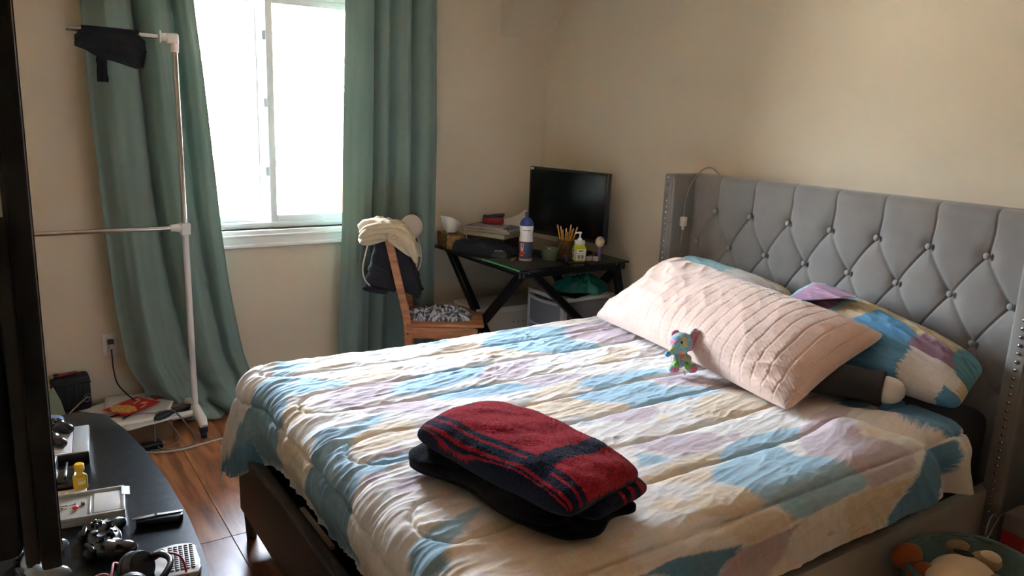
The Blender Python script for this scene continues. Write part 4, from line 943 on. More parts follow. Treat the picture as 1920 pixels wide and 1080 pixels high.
gb = thing('glitter_tube', 'small purple and blue tube lying near the monitor corner', 'tube', (2.79, 3.36, DZ + .012), (0, 0, .4)); lathe('barrel', [(.010, -.03), (.012, -.02), (.012, .02), (.008, .03)], mat('purple_tube', (110, 84, 150), .4, col2=(70, 130, 170), vscale=60), gb, 14, Matrix.Rotation(PI / 2, 4, 'Y')); lathe('cap', [(.009, .03), (.009, .042)], mat('tube_cap', (60, 40, 60), .4), gb, 12, Matrix.Rotation(PI / 2, 4, 'Y'))
yp = thing('marker_pen', 'dark olive pen lying in front of the pump bottle', 'pen', (2.625, 3.285, DZ + .005), (0, 0, -.25)); tube('barrel', [(-.045, 0, 0), (.045, 0, 0)], .0045, mat('olive_pen', (92, 88, 28), .4), yp, 10); tube('cap', [(.045, 0, 0), (.062, 0, 0)], .005, mat('pen_black', (20, 20, 20), .4), yp, 10)
# mouse mat with green edge
mm = thing('mouse_mat', 'black mouse mat with bright green edge on the desk', 'mouse mat', (2.40, 3.40, DZ), (0, 0, 0)); 
prism('mat', [(-.195, -.185), (.145, -.130), (.13, .17), (-.20, .17)], .0005, .004, mat('mat_black', (26, 27, 29), .9, bump=.2, bscale=400), mm)
tube('green_edge', [(-.196, -.186, .0028), (-.201, .171, .0028)], .0038, mat('edge_green', (70, 190, 90), .5), mm, 8)
# keyboard
kb = thing('keyboard', 'black computer keyboard behind the sports bottle on the desk', 'keyboard', (2.47, 3.74, DZ), (0, 0, math.radians(-70)))
box('deck', (0, 0, .010), (.42, .145, .016), M_bplast, kb, rot=(math.radians(4), 0, 0), bev=.004)
bm = bmesh.new(); b_box(bm, (0, 0, 0), (.0155, .0150, .008), (0, 0, 0), .002, 1); kd = None
for r in range(5):
    for c in range(20):
        if kd is None: o = finish('key', bm, mat('key_black', (26, 26, 28), .5), kb, True); kd = o.data
        else: o = link('key', kd, None, kb)
        o.location = (-.196 + c * .0206, -.052 + r * .024, .0205 + (-.052 + r * .024) * .07)
# dark garment heap on the desk
def heap(name, parent, m, cx, cy, sx, sy, h, seed, rot=0.0, nu=80, nv=56, amp=.5, fx=3.0, fy=3.0, org=(0, 0, 0), z0=0.0, col=None, edge=.35):
    u, v = np.meshgrid(np.linspace(-1, 1, nu), np.linspace(-1, 1, nv))
    th = np.arctan2(v, u); sq = np.maximum(np.abs(u), np.abs(v)); rr = sq
    ux, vy = np.cos(th) * rr, np.sin(th) * rr
    out = 1 + edge * fbm(np.cos(th) * 1.6, np.sin(th) * 1.6, seed, 3)
    x = ux * sx * out; y = vy * sy * out
    z = h * np.clip(1 - rr ** 3, 0, 1) ** .6 * (1 + amp * (ridge(ux * fx, vy * fy, seed, 3) - 1.1)) * (1 + .35 * fbm(ux * 1.5, vy * 1.5, seed + 3, 2)) + .002
    z = np.maximum(z, .001) * (rr < .999) 
    c, s = math.cos(rot), math.sin(rot); P = np.stack([cx + x * c - y * s, cy + x * s + y * c, z0 + z], -1) - np.array(org)
    return sheet(name, P, m, parent, thick=0, cols=None if col is None else col(u, v))
M_navyc = mat('dark_navy_cloth', (30, 33, 42), .9, var=.1, vscale=60, bump=.3, bscale=300)
jk = thing('folded_jacket', 'crumpled dark navy garment lying across the desk', 'clothing', (2.30, 3.80, DZ)); heap('cloth', jk, M_navyc, 2.318, 3.765, .20, .085, .066, 4.4, math.radians(-58), org=(2.30, 3.80, DZ), z0=DZ, amp=.35, fx=2.5, fy=5)
# tissue box
tx = thing('tissue_box', 'gold patterned tissue box at the left end of the desk', 'tissue box', (2.255, 4.015, DZ), (0, 0, math.radians(-12)))
box('carton', (0, 0, .040), (.115, .20, .080), mat('gold_carton', (150, 116, 50), .6, col2=(98, 70, 30), vscale=42), tx, bev=.002); box('slot', (0, 0, .0806), (.05, .13, .001), mat('slot_dark', (60, 50, 36), .7), tx)
tu, tv_ = np.meshgrid(np.linspace(-1, 1, 26), np.linspace(0, 1, 26))
TS = np.stack([.012 * np.sin(tu * 4) * (1 - .3 * tv_) + .02 * tv_ * tu, tu * (.035 + .050 * tv_) - .01 * tv_, .070 + tv_ * (.105 - .030 * tu) - .016 * np.abs(tu)], -1)
ts_o = sheet('tissue', TS, mat('tissue_white', (226, 222, 216), .9, bump=.2, bscale=90), tx, thick=.0015); ts_o.rotation_euler = (0, 0, math.radians(-55))
# magazines and papers
pbx = thing('shallow_box', 'shallow dark box under the magazines at the back of the desk', 'box', (2.53, 3.985, DZ), (0, 0, math.radians(-60))); box('carton', (0, 0, .027), (.25, .20, .054), mat('dark_carton', (86, 76, 64), .7, var=.1), pbx, bev=.003); box('lid', (0, 0, .050), (.255, .205, .010), mat('dark_carton_lid', (104, 94, 80), .7), pbx, bev=.002)
mags = [('blue covered magazine, second from the top of the pile on the desk', (40, 56, 110), (2.540, 3.985, .102), .29, .22, .012, -62), ('grey newspaper-like magazine on top of the pile on the desk', (120, 116, 112), (2.485, 3.955, .1145), .21, .16, .006, -48), ('cream edged magazine in the middle of the pile on the desk', (178, 168, 150), (2.535, 3.980, .084), .30, .225, .018, -58), ('thick pale catalogue at the bottom of the magazine pile', (150, 140, 124), (2.53, 3.980, .056), .29, .22, .027, -66)]
for lab, c, l, a, b_, h, r in mags:
    g = thing('magazine', lab, 'magazine', (l[0], l[1], DZ + l[2]), (0, 0, math.radians(r)), group='magazines piled on the desk')
    box('pages', (0, 0, h / 2), (a, b_, h * .86), mat('page_edges', (206, 196, 178), .8, var=.15, vscale=200, stretch=(.1, .1, 6)), g)
    box('cover', (0, 0, h - .0005), (a + .002, b_ + .002, .0012), mat('cover_%d' % c[0], c, .35, col2=tuple(min(255, int(k * 1.35 + 12)) for k in c), vscale=14), g)
    for k in range(3): box('cover_print', (-.05 + k * .05, .03 - .03 * k, h + .0004), (.05 - .008 * k, .018, .0006), mat('print_pale', (190, 190, 192), .5), g)
rbx = thing('red_case', 'small red wallet-like case on top of the magazines', 'case', (2.535, 4.000, DZ + .122), (0, 0, math.radians(-38))); box('case', (0, 0, .021), (.125, .060, .042), mat('case_red', (140, 30, 36), .4, var=.2, vscale=50), rbx, bev=.006); box('clasp', (-.062, 0, .02), (.004, .05, .034), mat('clasp_red', (176, 40, 40), .35), rbx, bev=.002)
rbd = thing('black_remote', 'black gadget with white label on top of the red case', 'gadget', (2.540, 4.000, DZ + .165), (0, math.radians(-5), math.radians(-36))); box('shell', (0, 0, .008), (.13, .062, .016), mat('gadget_dark', (38, 42, 40), .4), rbd, bev=.005); box('label', (-.03, -.01, .0164), (.035, .02, .001), mat('print_pale', (190, 190, 192), .5), rbd)
wp_ = thing('loose_paper', 'white sheet of paper leaning behind the magazines', 'paper', (2.655, 3.975, DZ + .120), (math.radians(10), math.radians(-16), math.radians(-30)))
uu_, vv_ = np.meshgrid(np.linspace(-.11, .11, 14), np.linspace(-.09, .09, 10)); sheet('sheet', np.stack([uu_, vv_, .03 * (uu_ / .11) ** 2 + .012 * vv_ / .09], -1), mat('paper_white', (214, 208, 198), .8), wp_, thick=.0012)
ms = thing('computer_mouse', 'black mouse with silver inlay on the mouse mat', 'mouse', (2.325, 3.585, DZ + .004), (0, 0, math.radians(-50)))
f_, k_, u_, v_2 = cushion_pts((-.055, -.032, .002), (.055, -.030, .002), (.055, .030, .002), (-.055, .032, .002), .032, .002, p=2.5, q=.55, nu=40, nv=30, rc=.2)
mesh('shell', np.concatenate([f_.reshape(-1, 3), k_.reshape(-1, 3)]), np.concatenate([gridf(40, 30), gridf(40, 30)[:, ::-1] + 1200]), mat('gloss_black', (10, 10, 12), .12, coat=.6), ms, True)
box('inlay', (-.012, 0, .033), (.045, .012, .003), mat('silver_inlay', (180, 180, 180), .3, .6), ms, rot=(0, -.1, 0), bev=.001); ball('wheel', (.030, 0, .028), (.008, .004, .008), M_bplast, ms)
lpk = thing('lipstick', 'small red stick with gold end lying by the sports bottle', 'lipstick', (2.345, 3.475, DZ + .010), (0, 0, math.radians(20))); tube('case', [(-.030, 0, 0), (.012, 0, 0)], .0065, mat('stick_red', (196, 60, 52), .35), lpk, 12); tube('cap', [(.012, 0, 0), (.030, 0, 0)], .0068, mat('stick_gold', (170, 140, 90), .3, .7), lpk, 12); lpk.rotation_euler = (0, 0, math.radians(215))
gl = thing('eyeglasses', 'thin framed eyeglasses lying between the green bowl and monitor', 'glasses', (2.63, 3.53, DZ + .022), (0, 0, math.radians(-60)))
for s in (-1, 1):
    tube('rim', [(s * .033 + .024 * math.cos(2 * PI * k / 20), 0, .018 * math.sin(2 * PI * k / 20)) for k in range(20)], .0013, mat('rim_grey', (70, 70, 72), .3, .7), gl, 6, closed=True)
    tube('temple', [(s * .058, 0, .006), (s * .060, .06, .006), (s * .056, .115, -.012)], .0014, MATS['rim_grey'], gl, 6)
tube('bridge', [(-.009, 0, .004), (0, -.002, .007), (.009, 0, .004)], .0013, MATS['rim_grey'], gl, 6)

# ---- under the desk
M_wbox = mat('off_white_board', (196, 188, 172), .6, var=.06, vscale=10)
cab = thing('storage_chest', 'off white lidded chest on the floor under the desk', 'chest', (2.47, 3.80, 0))
box('body', (0.03, 0, .215), (.38, .22, .43), M_wbox, cab, bev=.004); box('lid', (0, 0, .448), (.47, .27, .036), M_wbox, cab, bev=.006)
for k in range(3): lathe('screw_hole', [(.004, 0), (.004, .002)], mat('hole_dark', (70, 62, 52), .8), cab, 10, Matrix.Translation((.03 + k * .035, -.111, .36)) @ Matrix.Rotation(PI / 2, 4, 'X'))
dr = thing('storage_tower', 'white plastic drawer tower with clear drawers under the desk', 'drawers', (2.72, 3.44, 0))
M_pw = mat('drawer_white', (214, 216, 218), .35, var=.02); M_clear = mat('clear_plastic', (168, 176, 186), .18, alpha=.55, spec=.5)
DT = .585
for (x, y) in ((-.165, -.155), (.165, -.155), (-.165, .155), (.165, .155)): box('corner_post', (x, y, DT / 2), (.030, .030, DT), M_pw, dr, bev=.004)
for z in (.02, .205, .39, .572): box('shelf', (0, 0, z), (.36, .34, .024), M_pw, dr, bev=.006)
for z in (.114, .298, .482):
    for (c, s) in (((0, -.158, z), (.30, .004, .155)), ((0, .158, z), (.30, .004, .155)), ((.158, 0, z), (.004, .28, .155))): box('side_panel', c, s, M_clear, dr)
    n = 9; bm = bmesh.new(); prev = None
    for k in range(n):
        yk = -.150 + .30 * k / (n - 1); xk = -.178 - .030 * (1 - (yk / .15) ** 2)
        cur = (bm.verts.new((xk, yk, z - .078)), bm.verts.new((xk, yk, z + .060)), bm.verts.new((xk + .006, yk, z + .060)), bm.verts.new((xk + .006, yk, z - .078)))
        if prev:
            for i in range(4): bm.faces.new((prev[i], cur[i], cur[(i + 1) % 4], prev[(i + 1) % 4]))
        else: bm.faces.new(cur[::-1])
        prev = cur
    bm.faces.new(prev); d_ = finish('drawer_front', bm, M_clear, dr, True, None, 40)
    tube('pull', [(-.180 - .032 * (1 - (y / .15) ** 2), y, z + .066) for y in np.linspace(-.15, .15, 9)], .010, M_pw, d_, 8)
    box('contents', (0, 0, z - .045), (.24, .24, .05), mat('drawer_stuff', (120, 126, 138), .8, col2=(170, 170, 166), vscale=14), dr, bev=.01)
pb = thing('plastic_bag', 'crinkled teal plastic bag on top of the drawer tower', 'bag', (2.74, 3.40, DT)); M_teal = mat('teal_film', (24, 132, 116), .22, var=.2, vscale=30, coat=.5, bump=.6, bscale=60)
heap('film', pb, M_teal, 2.76, 3.40, .155, .095, .085, 9.1, math.radians(-25), org=(2.74, 3.40, DT), z0=DT, amp=.24, fx=2.6, fy=2.6)
bkl = thing('notebook', 'black notebook sticking out under the teal bag', 'notebook', (2.72, 3.40, DT - .003), (0, 0, .3)); box('cover', (0, 0, .006), (.30, .21, .006), M_bplast, bkl, bev=.002); box('pages', (.0, .0, .003), (.29, .20, .006), mat('page_edges', (206, 196, 178), .8), bkl)

# ================================================================== CHAIR
M_pine = mat('pine', (176, 116, 70), .45, spec=.4)
def _pine():
    N, L, b = nodes_of(M_pine); tc = N.new('ShaderNodeTexCoord'); mp = N.new('ShaderNodeMapping'); mp.inputs['Scale'].default_value = (3, 24, 24); L.new(tc.outputs['Object'], mp.inputs[0])
    n = N.new('ShaderNodeTexNoise'); n.inputs['Scale'].default_value = 2.2; n.inputs['Detail'].default_value = 5; n.inputs['Distortion'].default_value = .8; L.new(mp.outputs[0], n.inputs[0])
    r = N.new('ShaderNodeValToRGB'); r.color_ramp.elements[0].position = .3; r.color_ramp.elements[0].color = srgb(146, 90, 52); r.color_ramp.elements[1].position = .7; r.color_ramp.elements[1].color = srgb(190, 130, 82); L.new(n.outputs['Fac'], r.inputs[0]); L.new(r.outputs[0], b.inputs['Base Color'])
_pine()
# local: +x = forward, +y = far side; origin under the near rear post
ca = math.atan2(-.194, .353); CH = (1.765, 3.628)
ch = thing('wooden_chair', 'orange pine chair by the desk with clothes over its back', 'chair', (*CH, 0), (0, 0, ca))
SW, SD = .38, .39
def post(y):
    bm = bmesh.new(); pts = [(0, 0), (.0, .40), (-.012, .50), (-.115, .945)]; w = .042; t = .024; prev = None
    for x, z in pts:
        cur = [bm.verts.new((x + a * w, y + b_ * t, z)) for a, b_ in ((0, -.5), (1, -.5), (1, .5), (0, .5))]
        if prev:
            for i in range(4): bm.faces.new((prev[i], prev[(i + 1) % 4], cur[(i + 1) % 4], cur[i]))
        else: bm.faces.new(cur[::-1])
        prev = cur
    bm.faces.new(prev); bmesh.ops.bevel(bm, geom=bm.edges[:], offset=.003, segments=1, affect='EDGES'); return finish('rear_post', bm, M_pine, ch)
for y in (0, SW): 
    pp = post(y)
    for (x, z) in ((.018, .40), (-.088, .90)): lathe('bolt', [(.0055, 0), (.0055, .002)], mat('bolt_dark', (50, 44, 38), .4, .6), pp, 12, Matrix.Translation((x, y - .0125, z)) @ Matrix.Rotation(PI / 2, 4, 'X'))
for y in (0, SW): box('front_leg', (SD - .02, y, .215), (.036, .026, .43), M_pine, ch, bev=.003)
box('seat', (SD / 2 + .02, SW / 2, .447), (SD + .02, SW + .035, .018), M_pine, ch, bev=.004)
for y in (0, SW): box('side_apron', (SD / 2 + .005, y, .405), (SD - .04, .022, .062), M_pine, ch, bev=.003)
box('front_apron', (SD - .02, SW / 2, .405), (.022, SW - .03, .062), M_pine, ch, bev=.003); box('rear_apron', (.02, SW / 2, .405), (.022, SW - .03, .062), M_pine, ch, bev=.003)
for z, x in ((.90, -.085), (.78, -.058), (.62, -.022)): box('back_slat', (x, SW / 2, z), (.018, SW - .02, .055), M_pine, ch, rot=(0, math.radians(-13), 0), bev=.003)
for y in (0, SW): box('stretcher', (SD / 2, y, .16), (SD - .05, .018, .03), M_pine, ch, bev=.003)
# patterned shirt on the seat
cR = Matrix.Rotation(ca, 4, 'Z'); 
def cw(x, y, z): q = cR @ Vector((x, y, z)); return (q.x + CH[0], q.y + CH[1], q.z)
def shirt_col(u, v):
    C = np.zeros(u.shape + (3,)); C[:] = LIN(168, 172, 176); n = fbm(u * 5, v * 5, 3.0, 3); C[np.abs(n) < .14] = LIN(60, 62, 68); C[n > .45] = LIN(92, 96, 102); return C
sh = thing('patterned_shirt', 'crumpled grey and black patterned shirt on the chair seat', 'clothing', cw(.17, .14, .456)); q = cw(.17, .13, .456)
heap('cloth', sh, mat('grey_print_cloth', (160, 164, 170), .9, attr='pattern', bump=.3, bscale=200), q[0], q[1], .185, .105, .060, 2.7, ca, org=cw(.17, .14, .456), z0=.456, amp=.34, fx=3.2, fy=3.2, nu=110, nv=80, col=shirt_col)
# clothes over the back: draped strips following a path across the top
def drape(name, parent, m, path, width_fn, y0, y1, seed, org, amp=.010, nu=70, nv=90, thick=.003, dens=5.0):
    P = smooth_path([(p[0], 0, p[1]) for p in path], 12); n = len(P); v = np.linspace(0, n - 1, nv); xs = np.interp(v, range(n), [p.x for p in P]); zs = np.interp(v, range(n), [p.z for p in P])
    u = np.linspace(0, 1, nu)[None, :]; X_ = xs[:, None] + 0 * u; Z_ = zs[:, None] + 0 * u; tv = (np.linspace(0, 1, nv))[:, None]
    w = width_fn(tv); yc = (y0 + y1) / 2; Y_ = yc + (u - .5) * (y1 - y0) * w
    X_ = X_ + amp * (ridge(u * dens + .3 * tv, tv * 1.5, seed, 2) - 1) + .6 * amp * perlin(u * 9, tv * 6, seed); Z_ = Z_ + .7 * amp * perlin(u * 7, tv * 3, seed + 4) - .010 * np.sin(u * PI * 3 + seed) * tv; Y_ = Y_ + .006 * perlin(u * 6, tv * 6, seed + 9)
    c, s = math.cos(ca), math.sin(ca); W_ = np.stack([CH[0] + X_ * c - Y_ * s, CH[1] + X_ * s + Y_ * c, Z_], -1) - np.array(org)
    return sheet(name, W_, m, parent, thick=thick)
og = cw(-.11, .19, .60)
M_blkc = mat('black_jersey', (34, 34, 40), .92, var=.12, vscale=80, bump=.3, bscale=300); M_creamc = mat('khaki_cotton', (196, 178, 146), .88, var=.06, vscale=60, bump=.3, bscale=260); M_nude = mat('beige_satin', (206, 188, 172), .5, var=.04, sheen=.2)
def lump(name, parent, m, prof, y0, y1, seed, amp, ny=40, npr=120, taper=.25, rr=8.0):
    """closed garment mass: profile polygon in the chair's (x, z) plane, swept along its width with folds"""
    P = smooth_path([(p[0], 0, p[1]) for p in prof + prof[:1]], 10)[:-1]; n = len(P); v = np.linspace(0, n, npr, endpoint=False)
    xs = np.interp(v, range(n + 1), [p.x for p in P] + [P[0].x]); zs = np.interp(v, range(n + 1), [p.z for p in P] + [P[0].z])
    cx_, cz_ = xs.mean(), zs.mean(); t = np.linspace(0, 1, ny)[:, None]; k = 1 - (1 - np.clip(np.minimum(t, 1 - t) / taper, 0, 1)) ** 2.2
    k = .05 + .95 * np.sqrt(np.clip(k, 0, 1)); a = np.arctan2(zs - cz_, xs - cx_)[None, :]
    f = 1 + amp * (ridge(np.cos(a) * 2.2 + .3 * t, np.sin(a) * 2.2, t * 1.5 + seed, 3) - 1.1) + amp * .8 * perlin(np.cos(a) * rr, np.sin(a) * rr, t * 2 + seed)
    X_ = cx_ + (xs - cx_)[None, :] * k * f; Z_ = cz_ + (zs - cz_)[None, :] * k * f; Y_ = y0 + (y1 - y0) * t + .012 * perlin(np.cos(a) * 3, np.sin(a) * 3, seed + 5) + 0 * X_
    c, s = math.cos(ca), math.sin(ca); W_ = np.stack([CH[0] + X_ * c - Y_ * s, CH[1] + X_ * s + Y_ * c, Z_], -1) - np.array(og)
    V = W_.reshape(-1, 3); F = gridf(npr, ny, True); return mesh(name, V, F, m, parent, True)
bs_ = thing('black_shirt', 'black shirt hanging over the back of the pine chair', 'clothing', og)
lump('cloth', bs_, M_blkc, [(-.10, .955), (-.150, .90), (-.180, .80), (-.200, .70), (-.215, .64), (-.15, .625), (-.09, .61), (-.03, .615), (.035, .590), (.085, .585), (.062, .68), (.030, .78), (-.02, .89)], .016, .33, 3.3, .10, taper=.12)
lump('hem_fold', bs_, M_blkc, [(-.205, .66), (-.225, .63), (-.17, .612), (-.10, .602), (-.085, .625), (-.14, .64)], .008, .10, 5.3, .06, ny=20, npr=60)
kh = thing('khaki_trousers', 'bunched khaki trousers slung over the top of the pine chair', 'clothing', og)
lump('bundle', kh, M_creamc, [(-.235, .945), (-.235, .985), (-.17, .998), (-.08, .995), (.0, .965), (.048, .90), (.072, .835), (.058, .795), (.025, .82), (-.02, .885), (-.075, .905), (-.12, .915), (-.165, .88), (-.215, .862), (-.232, .90)], -.055, .20, 6.1, .13, taper=.30, rr=5)
for (dy, dz, r, sd) in ((-.055, .0, .020, 1), (-.040, -.030, .017, 2), (-.058, .022, .014, 3)):
    tube('fold', [tuple(np.array(cw(x, dy + .014 * math.sin(k * 1.9 + sd), z + dz)) - np.array(og)) for k, (x, z) in enumerate(((.060, .82), (.042, .865), (.0, .93), (-.06, .955), (-.13, .958), (-.19, .945), (-.225, .915)))], [r * .6, r, r * 1.25, r * .9, r * 1.2, r, r * .5], M_creamc, kh, 12, 6)
br_ = thing('beige_bra', 'beige bra with thin straps hanging from the back of the pine chair', 'clothing', og)
ball('cup', Vector(cw(.020, .215, .935)) - Vector(og), (.062, .066, .070), M_nude, br_, 24, rot=(0, .3, ca))
def cpath(L_): return [tuple(np.array(cw(*q)) - np.array(og)) for q in L_]
tube('strap', cpath([(.045, .26, .90), (.07, .27, .82), (.075, .26, .74), (.055, .24, .68), (.045, .235, .67)]), .004, M_nude, br_, 6, 6); tube('strap', cpath([(.04, .20, .88), (.05, .22, .78), (.05, .25, .71), (.06, .26, .66)]), .004, M_nude, br_, 6, 6)
tube('strap', cpath([(-.175, .0, .93), (-.200, -.02, .83), (-.215, -.02, .75), (-.205, -.01, .69), (-.18, .0, .655)]), .004, M_nude, br_, 6, 6)
drape('band', br_, M_nude, [(.055, .92), (.062, .86), (.060, .79), (.045, .70)], lambda t: 1 - .75 * t, .20, .28, 8.8, og, .006, nu=24, nv=40)

# ================================================================== GARMENT RACK
M_chr = mat('chrome_tube', (196, 192, 188), .16, 1.0); M_wt = mat('white_rack', (224, 222, 216), .35, var=.02)
RO = np.array([.735, 3.80, 0.0])
rk_ = thing('garment_rack', 'white and chrome rolling clothes rack in front of the left curtain', 'clothes rack', tuple(RO))
def rl(x, y, z): return (x - RO[0], y - RO[1], z)
def hx_(z): return .735 - .004 * z
LX = -.02                                                  # far upright, behind the television
for (X0, full) in ((.735, True), (LX, False)):
    tube('post_lower', [rl(X0, 3.80, .10), rl(X0 - .002, 3.80, .985)], .0145, M_wt, rk_, 16)
    if full: tube('post_upper', [rl(X0 - .002, 3.80, .98), rl(X0 - .004, 3.80, 1.80)], .0105, M_chr, rk_, 16)
    fo = tube('foot', [rl(X0 - .02, 4.02, .075), rl(X0 - .01, 3.95, .098), rl(X0, 3.84, .108), rl(X0, 3.76, .104), rl(X0 + .004, 3.69, .092), rl(X0 + .006, 3.655, .066)], [.018, .021, .024, .024, .023, .017], M_wt, rk_, 14, 5)
    for yy_ in (3.668, 4.01):
        ck = lathe('caster', [(.006, -.013), (.021, -.011), (.023, 0), (.021, .011), (.006, .013)], mat('caster_black', (26, 26, 28), .5), rk_, 18, Matrix.Translation(rl(X0 + (.006 if yy_ < 3.8 else -.02), yy_, .024)) @ Matrix.Rotation(PI / 2, 4, 'Y'))
        box('fork', (0, 0, 0), (.036, .030, .028), MATS['caster_black'], ck, bev=.005).location = rl(X0 + (.006 if yy_ < 3.8 else -.02), yy_, .048)
    # connectors
    box('connector', rl(X0 - .002, 3.80, .985), (.046, .044, .058), M_wt, rk_, bev=.010, seg=3); tube('socket', [rl(X0 - .02 * (1 if full else -1), 3.80, .992), rl(X0 - .065 * (1 if full else -1), 3.80, .992)], [.020, .015], M_wt, rk_, 14)
tube('mid_bar', [rl(.70, 3.80, .992), rl(LX, 3.80, .992)], .0105, M_chr, rk_, 16)
tube('cross_bar', [rl(.725, 3.76, .102), rl(LX, 3.76, .102)], .0145, M_wt, rk_, 14); tube('lower_rail', [rl(.725, 3.84, .055), rl(LX, 3.84, .055)], .010, M_chr, rk_, 12)
tube('hanging_bar', [rl(.712, 3.80, 1.826), rl(.318, 3.80, 1.832)], .0105, M_chr, rk_, 16)
box('top_connector', rl(.722, 3.80, 1.822), (.050, .040, .044), M_wt, rk_, bev=.008, seg=3); tube('top_socket', [rl(.731, 3.80, 1.815), rl(.731, 3.80, 1.765)], [.019, .016], M_wt, rk_, 14); tube('top_socket', [rl(.70, 3.80, 1.826), rl(.665, 3.80, 1.826)], [.018, .015], M_wt, rk_, 14); box('collar', rl(.672, 3.80, 1.826), (.008, .046, .050), M_wt, rk_, bev=.003)
# black garment hung on the top bar
hg = thing('black_garment', 'small black cloth garment draped over the top rail of the clothes rack', 'clothing', (.45, 3.80, 1.82))
M_hang = mat('black_cloth', (27, 28, 32), .92, var=.12, vscale=60, bump=.3, bscale=260)
def hang(name, outline_top, outline_bot, y, x0, x1, seed, z0, n=60, m=30):
    u = np.linspace(0, 1, n)[None, :]; v = np.linspace(0, 1, m)[:, None]; x = x0 + (x1 - x0) * u
    zt = np.interp(x, [p[0] for p in outline_top], [p[1] for p in outline_top]); zb_ = np.interp(x, [p[0] for p in outline_bot], [p[1] for p in outline_bot])
    z = zt * (1 - v) + zb_ * v; yy_ = y + .012 * perlin(u * 6, v * 4, seed) + .008 * np.sin(u * 14 + v * 3) * v + 0 * z
    return sheet(name, np.stack([x + .004 * perlin(v * 5, u * 5, seed) + 0 * z, yy_, z], -1) - np.array([.45, 3.80, 1.82]), M_hang, hg, thick=.004)
hang('front_panel', [(.34, 1.80), (.37, 1.832), (.40, 1.846), (.53, 1.842), (.58, 1.83), (.615, 1.80)], [(.34, 1.765), (.38, 1.75), (.43, 1.725), (.50, 1.705), (.57, 1.685), (.60, 1.69), (.615, 1.76)], 3.783, .345, .612, 2.0, 0)
hang('back_panel', [(.36, 1.80), (.40, 1.846), (.53, 1.842), (.60, 1.80)], [(.36, 1.76), (.45, 1.74), (.60, 1.72)], 3.818, .36, .60, 5.0, 0)
hang('strap', [(.425, 1.76), (.465, 1.74)], [(.415, 1.625), (.455, 1.625)], 3.781, .420, .458, 7.0, 0, 10, 24)
u, v = np.meshgrid(np.linspace(0, 1, 30), np.linspace(0, PI, 14)); sheet('fold_over_bar', np.stack([.375 + .215 * u, 3.80 - .017 * np.cos(v), 1.832 + .018 * np.sin(v) - .004 * u], -1) - np.array([.45, 3.80, 1.82]), M_hang, hg, thick=.003)

# ================================================================== WALL OUTLET AND CORD
ow = thing('wall_outlet', 'white duplex wall outlet with a black plug in it', 'outlet', (.428, YB, .372))
box('plate', (0, -.0035, 0), (.072, .007, .116), M_trim, ow, bev=.003)
for z in (.022, -.022):
    rc_ = box('receptacle', (0, -.008, z), (.034, .004, .030), mat('receptacle_white', (228, 226, 220), .4), ow, bev=.004)
    for x in (-.007, .007): box('slot', (x, -.0103, z + .003), (.002, .001, .009), mat('slot_black', (40, 40, 40), .6), rc_)
pc = thing('power_plug', 'black plug with cord running from the wall outlet to the papers', 'cord', (.428, YB - .012, .385))
box('plug', (0, -.012, .006), (.028, .024, .024), M_bplast, pc, bev=.005); box('adapter', (0, -.014, -.016), (.020, .020, .028), mat('adapter_white', (224, 222, 216), .4), pc, bev=.004)
tube('cord', [(0, -.016, -.03), (.001, -.020, -.07), (.002, -.025, -.13), (.012, -.05, -.20), (.045, -.10, -.245), (.070, -.17, -.262), (.060, -.24, -.268), (.03, -.31, -.270), (-.01, -.36, -.270)], .0032, mat('cord_black', (24, 22, 22), .5), pc, 8, 8)

# ================================================================== TELEVISION
tvm = thing('television', 'black flat television at the left edge seen from its side', 'television', (-.016, 1.55, 1.36))
M_tv = mat('tv_black', (8, 8, 9), .85, var=.06, vscale=30, bump=.1, bscale=200)
tl = math.radians(-.3)                                    # tilt of the wall mount
box('bezel', (.040, 0, 0), (.022, 1.10, .70), M_tv, tvm, rot=(0, -tl, 0), bev=.004); box('screen', (.0525, 0, 0), (.001, 1.06, .66), M_scr, tvm, rot=(0, -tl, 0))
box('side_trim', (.021, 0, 0), (.016, 1.085, .685), mat('tv_grey', (20, 20, 21), .6), tvm, rot=(0, -tl, 0), bev=.003); box('rear_shell', (-.018, 0, 0), (.062, 1.07, .672), M_tv, tvm, rot=(0, -tl, 0), bev=.012)
box('sticker', (.021, -.5432, .105), (.009, .001, .055), mat('sticker_pale', (150, 146, 140), .6), tvm, rot=(0, -tl, 0))
box('wall_arm', (-.13, 0, 0), (.17, .10, .10), M_black, tvm); box('wall_plate', (-.2165, 0, 0), (.006, .3, .3), M_black, tvm); ball('led', (-.02, -.5355, -.14), .003, mat('led_red', (120, 20, 16), .4), tvm)

